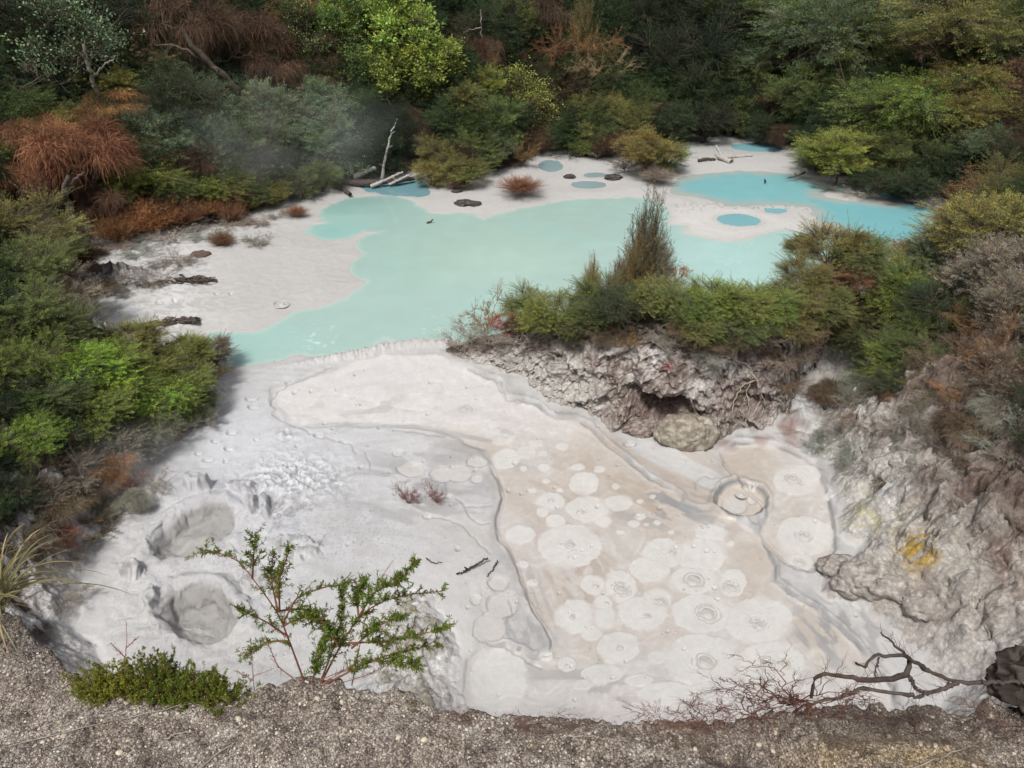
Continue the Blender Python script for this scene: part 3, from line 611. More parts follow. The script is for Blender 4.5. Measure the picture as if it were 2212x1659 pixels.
def bunch(seed, n=2600, spread=.45, k=5, w=.008, h0=.7, h1=1.6, side=5, kink=.03, flare=.0, leaf=0, tap=.25):
    """upright switch-like stems from one stool, each with side twigs"""
    rs = np.random.RandomState(seed); m = max(8, n // (side + 1)); th = rs.uniform(0, 2 * math.pi, m); s = rs.uniform(0, 1, m) ** .7 * spread
    b = np.stack([np.cos(th) * s * .25, np.sin(th) * s * .25, np.zeros(m)], -1); H = rs.uniform(h0, h1, m) * (1 - tap * s / spread)
    tp = np.stack([np.cos(th) * s, np.sin(th) * s, H], -1) + rs.normal(size=(m, 3)) * .06; t = np.linspace(0, 1, 8)[None, :, None]
    mid = b * .4 + tp * .6; mid[:, :2] *= (.75 - flare); mid[:, 2] += H * .08
    P = b[:, None] * (1 - t) ** 2 + 2 * t * (1 - t) * mid[:, None] + t * t * tp[:, None]; P[:, 1:] += np.cumsum(rs.normal(size=(m, 7, 3)) * kink * .4, 1)
    cm = rs.uniform(.6, 1.3, (m, 1)) * np.ones((m, 3)); A = ribbons(P, w * 1.3 * np.linspace(1, .4, 8)[None] * np.ones((m, 1)), cm, rs)
    parts = [A]; ns = m * side; i = rs.randint(0, m, ns); j = rs.uniform(.3, 1, ns); jj = (j * 7).astype(int).clip(0, 6); fr = j * 7 - jj
    bb_ = P[i, jj] * (1 - fr)[:, None] + P[i, jj + 1] * fr[:, None]; up = nrm(P[i, jj + 1] - P[i, jj])
    d = nrm(up * 1.0 + rs.normal(size=(ns, 3)) * .38); L = rs.uniform(.12, .32, ns) * (1.1 - .5 * j); tip = bb_ + d * L[:, None]
    Q_ = arc(bb_, tip, 4, .0, rs, kink * .3); cs = cm[i] * rs.uniform(.8, 1.35, (ns, 1)); parts.append(ribbons(Q_, w * .8 * np.linspace(1, .4, 4)[None] * np.ones((ns, 1)), cs, rs))
    if leaf:
        nlf = ns * leaf; i = rs.randint(0, ns, nlf); f = rs.uniform(0, 1, (nlf, 1)); p = Q_[i, 0] * (1 - f) + Q_[i, 3] * f
        V, Fq = leafquads(p, nrm(d[i] * .8 + rs.normal(size=(nlf, 3)) * .6), rs.uniform(.02, .035, nlf), rs.uniform(.007, .012, nlf), rs)
        parts.append((V, Fq, np.repeat(cs[i] * rs.uniform(.9, 1.5, (nlf, 1)) * np.array([.85, 1.15, .8]), 4, 0)))
    return cat(*parts)
def twiggy(seed, n0=16, spread=.9, h=1.0, levels=3, kids=6, w=.02, curl=.05, droop=0.0, lenf=.45, base=(0, 0, 0)):
    """bare branching shrub"""
    rs = np.random.RandomState(seed); th = rs.uniform(0, 2 * math.pi, n0); tp = np.stack([np.cos(th) * spread, np.sin(th) * spread, h * rs.uniform(.5, 1.1, n0)], -1) * rs.uniform(.6, 1.1, (n0, 1))
    b = np.tile(np.array(base, float), (n0, 1)); K = 7; P = arc(b, b + tp, K, .10 * h, rs, curl); parts = []; wd = w
    for lv in range(levels):
        n = len(P); parts.append(tubes(P, wd * np.linspace(1, .45, K)[None] * np.ones((n, 1)), 4 if lv < 2 else 3, rs.uniform(.6, 1.3, (n, 1)) * np.ones((n, 3))))
        m = n * kids; i = np.repeat(np.arange(n), kids); j = rs.uniform(.25, 1, m) * (K - 1.001); jj = j.astype(int); fr = (j - jj)[:, None]
        bb_ = P[i, jj] * (1 - fr) + P[i, jj + 1] * fr; par = P[i, -1] - P[i, 0]; Lp = np.linalg.norm(par, axis=1)
        d = nrm(nrm(P[i, jj + 1] - P[i, jj]) + rs.normal(size=(m, 3)) * .55 + [0, 0, -droop]); L = Lp * lenf * rs.uniform(.5, 1.2, m)
        P = arc(bb_, bb_ + d * L[:, None], K, 0, rs, curl * .35 * (.6 ** lv)); wd *= .55
    n = len(P); parts.append(tubes(P, wd * np.linspace(1, .3, K)[None] * np.ones((n, 1)), 3, rs.uniform(.6, 1.4, (n, 1)) * np.ones((n, 3))))
    return cat(*parts), P
def blades(seed, n=260, L=1.0, w=.03, k=8, arch=.9, out=.8, z0=0.0, tipc=(1.0, .7, .7)):
    rs = np.random.RandomState(seed); th = rs.uniform(0, 2 * math.pi, n); e = rs.uniform(.15, 1, n); l = L * rs.uniform(.5, 1.1, n); t = np.linspace(0, 1, k)
    h = np.stack([np.cos(th), np.sin(th)], -1); P = np.zeros((n, k, 3)); P[..., :2] = h[:, None] * (l * out * e)[:, None, None] * t[None, :, None]
    P[..., 2] = z0 + l[:, None] * (1.05 - .5 * e)[:, None] * t[None] - arch * (l * e)[:, None] * t[None] ** 2.3
    P[..., :2] += rs.normal(size=(n, 1, 2)) * .03; W = w * rs.uniform(.6, 1.3, (n, 1)) * (np.sin(np.clip(t * .93 + .1, 0, 1) * math.pi) ** .6 * .9 + .1)[None]
    c0 = rs.uniform(.6, 1.4, (n, 1, 1)) * np.ones((n, k, 3)); tt = t[None, :, None] ** 2; c = c0 * (1 - tt * .6) + tt * .6 * np.array(tipc)[None, None] * 2.0 * rs.uniform(0, 1, (n, 1, 1))
    V, Fq, cc = ribbons(P, W, c, rs); return V, Fq, cc

# ------------------------------------------------------------------ prototypes of the shrubs (unit size, base at z=0)
PROTO = {}
def add_proto(kind, h, parts):
    """parts: list of (part name, V, F, col, material)"""
    ms = []
    for (nm, V, Fq, c, m) in parts:
        V = np.array(V, float); o = mesh_np(nm, V, Fq, c, m); ms.append((nm, o.data)); bpy.data.objects.remove(o)
    PROTO.setdefault(kind, []).append((h, ms))
def mk_leafy(kind, seeds, h=.85, bark=None, **kw):
    for s in seeds:
        fol, tw, Lb = crown(s, **kw); sh = np.array([0, 0, h]); lv, lf_ = limbs(Lb, -h, .032, s)
        V = np.concatenate([tw[0], lv]) + sh; Fq = np.concatenate([tw[1], lf_ + len(tw[0])])
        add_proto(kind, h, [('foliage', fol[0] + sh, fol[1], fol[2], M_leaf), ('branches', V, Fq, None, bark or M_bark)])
mk_leafy('fine', [1, 2, 3, 4], nl=22, lr=.34, nspray=600, nleaf=72, ll=.034, lw=.012, sl=.42, flat=.85, spread=.06, hi=.6)
mk_leafy('feather', [11, 12, 13], nl=12, flat=.6, lr=.46, nspray=480, nleaf=88, ll=.038, lw=.011, sl=.62, spread=.055, droop=.16, up=.25, hi=.7)
mk_leafy('broad', [21, 22], nl=15, nspray=330, nleaf=20, ll=.085, lw=.042, spread=.075, sl=.34, up=.5, hi=.8)
mk_leafy('spotty', [31], nl=18, nspray=380, nleaf=12, ll=.055, lw=.034, spread=.11, sl=.5, hi=.9, variance=.5)
mk_leafy('near', [41, 42, 43], nl=24, lr=.33, nspray=760, nleaf=80, ll=.026, lw=.009, sl=.46, spread=.036, up=.4, hi=.9, variance=.4, r0=.74)
for s in (51, 52, 53):
    (V, Fq, c), Lb = hangers(s, n=6200, nl=20, length=.30, out=.26, frizz=.035, w=.0065); lv, lf_ = limbs(Lb, -.8, .04, s); sh = np.array([0, 0, .8])
    add_proto('rust', .8, [('dead_foliage', V + sh, Fq, c, M_dry), ('branches', lv + sh, lf_, None, M_bark)])
for s in (61, 62):
    V, Fq, c = bunch(s, 3800, .55, h0=.5, h1=1.15, side=7, kink=.05, flare=-.2); V[:, 2] *= 1.0
    add_proto('mound', .45, [('dead_foliage', V * [1.3, 1.3, .8], Fq, c, M_dry)])
for s in (71, 72): 
    V, Fq, c = bunch(s, 4200, .46, h0=.9, h1=2.0, side=13, leaf=2, w=.0075, kink=.05, flare=-.25, tap=.62); add_proto('broom', .95, [('stems', V, Fq, c, M_dry)])
for s in (81, 82, 83):
    (V, Fq, c), _ = twiggy(s, 14, .9, 1.15, 3, 6, .018, .05); add_proto('twig', .55, [('stems', V, Fq, c, M_dry)])
for s in (91,):
    V, Fq, c = blades(s, 420, 1.2, .016); add_proto('sedge', .45, [('leaves', V, Fq, c, M_dry)])
for s in (95,):
    (V, Fq, c), _ = twiggy(s, 20, 1.0, .55, 3, 6, .014, .06, .25, .5); add_proto('litter', .25, [('stems', V, Fq, c, M_dry)])

T = dict(bright=(.15,.195,.05), vivid=(.20,.31,.055), mid=(.09,.125,.045), dark=(.036,.06,.026), deep=(.022,.034,.018), olive=(.15,.15,.055), ygreen=(.17,.19,.06),  # the darkest green has the hollow's shade painted into its leaf colour
         ggreen=(.10,.135,.085), mist=(.12,.16,.11), rust=(.185,.086,.048), drust=(.085,.046,.03), orange=(.27,.13,.058), brown=(.13,.09,.06), gbrown=(.21,.175,.14), pale=(.36,.32,.27), red=(.38,.08,.05), obrown=(.20,.13,.06), straw=(.30,.24,.14))
CN = dict(bright='bright green', vivid='vivid lime green', mid='mid green', dark='dark green', deep='shade-darkened green', olive='olive green', ygreen='yellow green', ggreen='grey green', mist='hazy grey green', rust='rust red dead', drust='dark rust brown dead', orange='orange rust dead', brown='brown', gbrown='grey brown', pale='pale grey dead', red='red twigged dead', obrown='tawny brown', straw='straw coloured')
KN = dict(fine=('shrub', 'small leaved shrub'), feather=('shrub', 'feathery spreading shrub'), broad=('tree', 'broad leaved tree crown'), spotty=('shrub', 'sparse shrub with round leaves'), near=('shrub', 'fine leaved shrub'), rust=('shrub', 'drooping shrub'), mound=('shrub', 'low mounded shrub'), broom=('shrub', 'upright broom like shrub'), twig=('shrub', 'bare twiggy shrub'), sedge=('tussock', 'arching tussock'), litter=('brushwood', 'heap of fallen twigs'))
SH = []      # collected first so that labels can count along a row
def march(u, v, rpx, k, zero=False):
    dx, dy, dz = ray(u, v); t = np.linspace(2.0, 75, 900); x = dx * t; y = dy * t; z = CZ + dz * t
    d = y * cp - (z - CZ) * sp_; Rw = rpx * d / F
    h, do = bank_height(x, y, False); h = np.where(do < 0, .05, h)
    if MOUND is not None: h = np.maximum(h, MOUND(x, y))
    hit = np.nonzero(z - k * Rw * .9 <= h)[0]; i = hit[0] if len(hit) else len(t) - 1
    return x[i], y[i], h[i], Rw[i]
MOUND = None

# ------------------------------------------------------------------ rocky mound between the mud basin and the blue pool
def resample(pts, n):
    p = np.array(pts, float); d = np.r_[0, np.cumsum(np.linalg.norm(np.diff(p, axis=0), axis=1))]; t = np.linspace(0, d[-1], n)
    return np.stack([np.interp(t, d, p[:, i]) for i in range(p.shape[1])], -1)
FRONT = [(950,766),(1008,782),(1046,784),(1070,796),(1104,804),(1138,806),(1148,823),(1179,845),(1213,859),(1254,878),(1288,898),(1322,915),(1356,929),(1384,944),(1428,958),(1490,962),(1545,945),(1580,922),(1640,918),(1690,905),(1712,870),(1722,815),(1760,790)]
REAR = [(948,748),(1050,738),(1200,730),(1350,725),(1500,720),(1650,705),(1760,690),(1850,700)]
nS, nT = 620, 330
Fp = resample(wp(FRONT), nS); Gp = resample(wp(REAR), nS)
ker = np.ones(9) / 9; Fp = np.stack([np.convolve(np.pad(Fp[:, i], 4, 'edge'), ker, 'valid') for i in (0, 1)], -1)
fu = resample([(a,) for a, b in FRONT], nS)[:, 0]; fu = proj(Fp[:, 0], Fp[:, 1], 0)[0]
Hs = np.interp(fu, [950,1010,1070,1140,1200,1290,1400,1500,1600,1740], [.16,.30,.50,.85,1.15,1.6,1.9,2.0,2.0,1.85])
t = np.linspace(0, 1, nT)
tap = ss(0, .10, np.linspace(0, 1, nS)); Hs = Hs * (.1 + .9 * tap)
at = np.interp(t, [0, .12, .5, .62, .8, 1], [0, .05, .20, .34, .62, 1]); bt = np.interp(t, [0, .12, .5, .62, .8, 1], [-.05, .16, .82, 1.0, .93, -.1])
MX = Fp[None, :, 0] * (1 - at[:, None]) + Gp[None, :, 0] * at[:, None]; MY = Fp[None, :, 1] * (1 - at[:, None]) + Gp[None, :, 1] * at[:, None]
MZ = Hs[None] * bt[:, None]
cut = Hs[None] / 2.0
rg1 = fbm(MX * 1.3, MY * 1.3, MZ * 1.1, 3, ridge=True); rg2 = fbm(MX * 3.5 + .4 * rg1, MY * 3.5, MZ * 3, 4, ridge=True); rg3 = fbm(MX * 11, MY * 11, MZ * 11, 4)
face = ss(.0, .05, t)[:, None] * ss(1.0, .9, t)[:, None]
disp = face * (.26 * rg1 * np.minimum(1, cut * 1.3) + .13 * rg2 + .04 * rg3) * (.08 + .92 * tap[None])
kn = ss(.42, .08, worley(MX * 9 + rg2, (MZ + MY * .5) * 9)) * face; disp += .03 * kn * tap[None]
PU0, PV0 = proj(MX, MY, MZ)
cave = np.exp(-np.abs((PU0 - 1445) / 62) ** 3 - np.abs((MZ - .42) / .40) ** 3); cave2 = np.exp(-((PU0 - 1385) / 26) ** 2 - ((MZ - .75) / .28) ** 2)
hole = np.exp(-((PU0 - 1722) / 20) ** 2 - ((MZ - 1.0) / .22) ** 2)
MX = MX + disp * -.25; MY = MY - disp * .85 + .95 * cave + .35 * cave2 + .5 * hole; MZ = MZ + disp * .35 * ss(.3, .7, t)[:, None]
mC = np.empty(MX.shape + (3,)); mC[:] = (.32, .28, .262)
PU1, PV1 = proj(MX, MY, MZ)
def mb_(m, col, k=1.0):
    global mC
    m = np.clip(m * k, 0, 1)[..., None]; mC = mC * (1 - m) + np.array(col) * m
n1 = 1.8 * fbm(MX * 1.5, MY * 1.5, MZ * 1.5, 4); n2 = 1.8 * fbm(MX * 4.5, MY * 4.5, MZ * 4.5, 5, .6)
mb_(ss(-.1, .5, n1), (.25, .20, .19), .8); mb_(ss(.0, .6, n2), (.54, .515, .48), .65); mb_(ss(.05, .6, -n2 - .2 * n1), (.15, .11, .095), .8)
mb_(ss(.15, .5, fbm(MX * .9 + 5, MY * .9, MZ * .9, 3)), (.60, .58, .56), .6); mb_(ss(.2, .55, fbm(MX * .8, MY * .8 + 9, MZ * .8, 3)), (.20, .145, .14), .7)
mb_(ss(.9, .3, MZ / (Hs[None] + .01) + .25 * n1) * ss(1340, 1250, PU1), (.54, .525, .50), .85)
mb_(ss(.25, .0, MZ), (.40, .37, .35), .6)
mb_(np.exp(-((PU1 - 1420) / 28) ** 2 - ((PV1 - 755) / 45) ** 2) * ss(-.5, .2, n2), (.68, .67, .67), 1); mb_(np.exp(-((PU1 - 1570) / 32) ** 2 - ((PV1 - 790) / 30) ** 2) * ss(-.5, .2, n2), (.60, .585, .57), .9)
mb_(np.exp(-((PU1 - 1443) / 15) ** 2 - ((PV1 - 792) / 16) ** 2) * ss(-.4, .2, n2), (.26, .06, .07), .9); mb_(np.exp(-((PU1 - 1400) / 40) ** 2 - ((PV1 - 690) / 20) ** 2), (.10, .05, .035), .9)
mb_(np.exp(-((PU1 - 1595) / 14) ** 2 - ((PV1 - 880) / 45) ** 2) * ss(-.4, .3, n1), (.13, .12, .05), .8); mb_(np.exp(-((PU1 - 1350) / 26) ** 2 - ((PV1 - 880) / 40) ** 2) * ss(-.3, .3, n2), (.46, .43, .35), .8)
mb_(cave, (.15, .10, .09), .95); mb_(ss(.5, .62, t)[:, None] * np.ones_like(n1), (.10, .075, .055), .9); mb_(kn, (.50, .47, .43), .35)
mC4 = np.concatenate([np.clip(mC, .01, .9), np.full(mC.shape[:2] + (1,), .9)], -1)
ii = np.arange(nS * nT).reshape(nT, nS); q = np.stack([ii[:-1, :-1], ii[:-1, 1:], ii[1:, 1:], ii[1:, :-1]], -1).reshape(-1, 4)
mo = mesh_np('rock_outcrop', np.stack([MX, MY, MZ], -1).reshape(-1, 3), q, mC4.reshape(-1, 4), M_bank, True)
tag(mo, 'long grey and mauve crumbling rock mound between mud basin and turquoise pool', 'rock outcrop')
ras = np.zeros((80, 120)); ri = np.clip(((MY - 10) / .12).astype(int), 0, 79); rj = np.clip(((MX + 3) / .12).astype(int), 0, 119); np.maximum.at(ras, (ri, rj), MZ)
def MOUND(x, y):
    i = ((y - 10) / .12).astype(int); j = ((x + 3) / .12).astype(int); ok = (i >= 0) & (i < 80) & (j >= 0) & (j < 120)
    return np.where(ok, ras[np.clip(i, 0, 79), np.clip(j, 0, 119)], -1)

# boulders and rocks: lumpy closed bodies with a crusted skin
def rock(name, loc, size, seed, col, col2, label=None, cat=None, group=None, sub=5, rough=.22, parent=None):
    import bmesh
    bm = bmesh.new(); bmesh.ops.create_icosphere(bm, subdivisions=sub, radius=1.0); bm.verts.ensure_lookup_table()
    V = np.array([v.co[:] for v in bm.verts]); Fq = np.array([[v.index for v in f.verts] for f in bm.faces]); bm.free()
    n = fbm(V[:, 0] * 1.1 + seed, V[:, 1] * 1.1, V[:, 2] * 1.1, 3, ridge=True); m = fbm(V[:, 0] * 4 + seed, V[:, 1] * 4, V[:, 2] * 4, 3)
    V = V * (1 + rough * n + rough * .3 * m)[:, None] * np.array(size)
    k = ss(-.3, .4, m)[:, None]; C_ = np.array(col) * (1 - k) + np.array(col2) * k; C_ = np.concatenate([C_, np.full((len(C_), 1), .9)], 1)
    o = mesh_np(name, V, Fq, C_, M_bank, True, parent); o.location = loc
    if label: tag(o, label, cat, group)
    return o
bx, by = unproj(1482, 955, .1); rock('boulder', (float(bx), float(by) + .12, .20), (.52, .34, .36), 3, (.42, .40, .34), (.26, .22, .18), 'lichen crusted grey boulder below the cave in the rock mound', 'boulder')
bx, by = unproj(1392, 935, .1); rock('boulder', (float(bx), float(by) + .1, .12), (.34, .20, .16), 8, (.20, .15, .14), (.38, .33, .30), 'low brown speckled boulder left of the cave at the mound foot', 'boulder')
bx, by = unproj(1215, 800, .5); rock('rock', (float(bx), float(by) - .1, .62), (.30, .22, .2), 13, (.46, .44, .42), (.34, .31, .29), 'small grey rock high on the left end of the mound', 'rock')
for (u, v, z, s, sd_, lb) in [(1868,1265,.5,.26,21,'pale cracked lump of crust beside the lower yellow stain'),(1925,1275,.8,.24,22,'larger pale cauliflower like lump of crust on the right bank'),(1905,1190,.7,.13,23,'small pale stone lying left of the mustard yellow patch'),(1835,1270,.3,.17,24,'grey brown knobbly rock at the mud edge on the right'),(1810,1235,.15,.2,25,'dark brown rock jutting into the mud right of the vents'),(2000,1320,1.2,.22,26,'whitish rounded rock low on the right bank'),(1960,1010,1.3,.2,27,'pale rock among the grey roots of the right bank'),(1890,985,1.0,.16,28,'small light rock just above the hanging grey roots')]:
    x, y, h, _ = march(u, v, 1, 0); rock('rock', (x, y, h + s * .25), (s * 1.25, s, s * .75), sd_, (.50, .48, .45), (.33, .29, .27), lb, 'rock', None, 4, .3)

# ------------------------------------------------------------------ gravel rim where the viewer stands
RZ = 6.4
LIP = [(-500,1270),(-100,1290),(0,1325),(41,1337),(74,1387),(107,1411),(140,1440),(178,1490),(207,1494),(240,1507),(289,1494),(327,1507),(343,1515),(430,1513),(455,1523),(509,1519),(537,1498),(575,1486),(600,1482),(624,1467),(680,1464),(732,1469),(748,1492),(806,1498),(831,1502),(856,1490),(889,1494),(905,1515),(922,1527),(959,1537),(1000,1542),(1100,1550),(1200,1552),(1300,1562),(1380,1568),(1450,1556),(1550,1550),(1600,1580),(1640,1578),(1680,1545),(1760,1525),(1900,1520),(2000,1518),(2060,1535),(2120,1530),(2212,1520),(2400,1500),(2700,1450)]
lx, ly = np.array(wp(LIP, RZ)).T; o_ = np.argsort(lx); lx, ly = lx[o_], ly[o_]
gx = np.concatenate([np.linspace(-14, -3.2, 40)[:-1], np.arange(-3.2, 3.2, .0075), np.linspace(3.2, 14, 40)])
lipy = np.interp(gx, lx, ly) + .03 * fbm(gx * 5, 0, 3, 3) + .014 * fbm(gx * 24, 0, 5, 3)
back = np.concatenate([[-14, -8, -5, -3, -2, -1.4], -np.linspace(1.08, .0, 150) ** 1.0])
dropz = np.array([-.006, -.02, -.05, -.1, -.16, -.24, -.35, -.5, -.7, -1.0, -1.5, -2.2, -3.2]); dropy = np.array([.012, .016, .01, .0, .01, .03, .03, .06, .1, .16, .25, .4, .6])
gy = lipy[None] + back[:, None]; GX = np.tile(gx, (len(back), 1)); GZ = np.full(GX.shape, RZ)
slope = np.minimum(0, back[:, None]) * 0
GZ = GZ + .05 * fbm(GX * 1.2, gy * 1.2, 2, 3) * ss(0, -.25, back)[:, None] + .016 * fbm(GX * 7, gy * 7, 3, 3) + .006 * fbm(GX * 30, gy * 30, 4, 3)
pb = ss(.45, .1, worley(GX * 45, gy * 45, 3)); GZ = GZ + .004 * pb
rr_ = ss(.35, 1.0, GX); clod = ss(.1, .6, fbm(GX * 5, gy * 5, 9, 3)) * rr_; GZ = GZ + .05 * clod - .03 * rr_
# crumbly stump of eroded soil right of the middle
tx, ty = unproj(1680, 1590, RZ); tm = np.exp(-((GX - tx) / .17) ** 4 - ((gy - ty) / .09) ** 4); GZ = GZ + .10 * tm * (1 + .3 * fbm(GX * 18, gy * 18, 9, 3))
tx2, ty2 = unproj(1590, 1610, RZ); hol = np.exp(-((GX - tx2) / .12) ** 2 - ((gy - ty2) / .06) ** 2); GZ = GZ - .12 * hol
Dx = np.tile(gx, (len(dropz), 1)); Dy = lipy[None] + dropy[:, None] + .04 * fbm(Dx * 8, dropz[:, None] * 8, 4, 3) * ss(0, -.3, dropz)[:, None]; Dz = RZ + dropz[:, None] + GZ[-1:] - RZ
AX, AY, AZ = np.vstack([GX, Dx]), np.vstack([gy, Dy]), np.vstack([GZ, Dz])
rC = np.empty(AX.shape + (3,)); rC[:] = (.32, .265, .225); n1 = fbm(AX * 3, AY * 3, 1, 4); n2 = fbm(AX * 14, AY * 14, 2, 3)
def rb(m, col, k=1.0):
    global rC
    m = np.clip(m * k, 0, 1)[..., None]; rC = rC * (1 - m) + np.array(col) * m
rb(ss(-.2, .5, n1), (.43, .37, .32), .9); rb(ss(.1, .5, n2), (.15, .12, .105), .7); rb(ss(-.3, -.6, n2), (.50, .46, .41), .7)
U3, V3_ = proj(AX, AY, AZ)
rb(ss(1500, 1800, U3) * ss(1570, 1630, V3_) * ss(-.5, .3, n1), (.38, .29, .17), .8); rb(ss(1350, 1500, U3) * ss(1620, 1560, V3_), (.20, .165, .14), .6)
rb(np.exp(-((U3 - 80) / 130) ** 2 - ((V3_ - 1400) / 60) ** 2), (.13, .11, .105), .6)
rC4 = np.concatenate([np.clip(rC, .01, .9), np.full(rC.shape[:2] + (1,), .9)], -1)
def mat_gravel():
    b = NB('gravelly_soil'); P = b.pos(); a = b.attr(); v1 = b.vor(110, P); v2 = b.vor(260, P)
    c = b.mul(a.outputs[0], b.ramp(v1.outputs['Color'], [(.15, .6), (.5, .95), (.85, 1.5)])); c = b.mul(c, b.ramp(v2.outputs['Color'], [(.2, .65), (.8, 1.4)]))
    c = b.mul(c, b.ramp(v1.outputs['Distance'], [(.3, 1.1), (.75, .55)]))
    n = b.bump(v1.outputs['Distance'], .008, .9); n.node.invert = True; n = b.bump(v2.outputs['Distance'], .004, .7, n); n.node.invert = True
    n = b.bump(b.noise(45, 5, .7, P), .015, .7, n); return b.setb(c, .9, n, .2)
M_grav = mat_gravel()
ii = np.arange(AX.size).reshape(AX.shape); q = np.stack([ii[:-1, :-1], ii[:-1, 1:], ii[1:, 1:], ii[1:, :-1]], -1).reshape(-1, 4)
ro = mesh_np('gravel_path', np.stack([AX, AY, AZ], -1).reshape(-1, 3), q, rC4.reshape(-1, 4), M_grav, True); tag(ro, kind='structure')
def rim_z(x, y):
    j = int(np.clip(np.searchsorted(gx, x), 0, len(gx) - 1)); i = int(np.clip(np.searchsorted(gy[:, j], y), 0, len(back) - 1)); return float(GZ[i, j])
# loose gravel: thousands of stones nobody could count
oc = np.array([[1,0,0],[-1,0,0],[0,1,0],[0,-1,0],[0,0,1],[0,0,-1]], float); of = np.array([[0,2,4],[2,1,4],[1,3,4],[3,0,4],[2,0,5],[1,2,5],[3,1,5],[0,3,5]])
def subd(V, Fc):
    V = list(map(tuple, V)); e = {}; out = []
    def m(a, b):
        k = (min(a, b), max(a, b))
        if k not in e: p = np.array(V[a]) + np.array(V[b]); V.append(tuple(p / np.linalg.norm(p))); e[k] = len(V) - 1
        return e[k]
    for a, b, c in Fc: x, y, z = m(a, b), m(b, c), m(c, a); out += [(a, x, z), (x, b, y), (z, y, c), (x, y, z)]
    return np.array(V), np.array(out)
s1V, s1F = subd(oc, of); s2V, s2F = subd(s1V, s1F)
rs = np.random.RandomState(5); n = 44000
px = rs.uniform(-2.6, 2.7, n); pyb = -rs.uniform(.0, .95, n); jx = np.searchsorted(gx, px).clip(0, len(gx) - 1); py = lipy[jx] + pyb
ib = np.searchsorted(back, pyb).clip(0, len(back) - 1); pz = GZ[ib, jx]
keep = rs.uniform(0, 1, n) < np.clip(.75 + .6 * fbm(px * 2, py * 2, 3, 3) - .85 * ss(.0, .8, px), .05, 1); px, py, pz = px[keep], py[keep], pz[keep]; n = len(px)
sz = .0014 + .0036 * rs.power(1, n) ** 3.2 + .002 * (rs.uniform(0, 1, n) < .04) * rs.uniform(0, 2.5, n)
sc = sz[:, None] * rs.uniform(.7, 1.3, (n, 3)) * [1.15, 1.0, .75]; an = rs.uniform(0, 6.28, n); ca, sa = np.cos(an), np.sin(an)
v = s1V[None] * sc[:, None] * (1 + rs.uniform(-.16, .16, (n, len(s1V), 1))); vx = v[..., 0] * ca[:, None] - v[..., 1] * sa[:, None]; vy = v[..., 0] * sa[:, None] + v[..., 1] * ca[:, None]
v = np.stack([vx + px[:, None], vy + py[:, None], v[..., 2] + (pz + sz * .35)[:, None]], -1)
tone = np.where(rs.uniform(0, 1, (n, 1)) < .4, np.array([.52, .47, .40]) * rs.uniform(.7, 1.35, (n, 1)), np.array([.30, .26, .23]) * rs.uniform(.4, 1.5, (n, 1)))
def mat_stone():
    b = NB('stone'); P = b.pos(); a = b.attr(); oi = b.n('ShaderNodeObjectInfo'); return b.setb(b.mul(b.mul(a.outputs[0], oi.outputs['Color']), b.ramp(b.noise(160, 3, .6, P), [(.3, .8), (.7, 1.15)])), .8, b.bump(b.noise(300, 3, .6, P), .001, .5), .3)
M_stone = mat_stone()
fc = (s1F[None] + (np.arange(n) * len(s1V))[:, None, None]).reshape(-1, 3)
gvo = mesh_np('gravel', v.reshape(-1, 3), fc, np.repeat(tone, len(s1V), 0), M_stone, True); tag(gvo, kind='stuff')
stones = []
for k in range(4):
    v = s2V * (1 + .22 * fbm(s2V[:, 0] + k * 3, s2V[:, 1], s2V[:, 2], 3))[:, None] * [1.2, .95, .7]; o = mesh_np('stone', v, s2F, np.ones((len(v), 3)), M_stone, True); stones.append(o)
for k in range(46):
    o = stones[k] if k < 4 else stones[k % 4].copy()
    if k >= 4: COL.objects.link(o)
    uu, vv = rs.uniform(20, 2190), 0; vv = np.interp(uu, [p[0] for p in LIP], [p[1] for p in LIP]) + 12 + rs.uniform(0, 1) ** 1.3 * (1640 - np.interp(uu, [p[0] for p in LIP], [p[1] for p in LIP]))
    x, y = map(float, unproj(uu, vv, RZ)); s = rs.uniform(.005, .0115); o.location = (x, y, rim_z(x, y) + s * .3); o.scale = (s,) * 3; o.rotation_euler = (rs.uniform(-.3, .3), rs.uniform(-.3, .3), rs.uniform(0, 6.3))
    c = np.array([.55, .48, .38]) * rs.uniform(.7, 1.15); o.color = (*c, 1); tag(o, 'pale cream pebble, larger than the gravel around it on the near rim', 'stone', 'pale pebbles scattered on the near rim')
bx, by = unproj(2215, 1478, 6.45)
rock('soil_clod', (float(bx) + .07, float(by) + .0, 6.44), (.12, .10, .06), 31, (.04, .032, .027), (.12, .10, .085), 'dark peaty clod overhanging the rim at the right edge', 'soil clod', None, 5, .5)

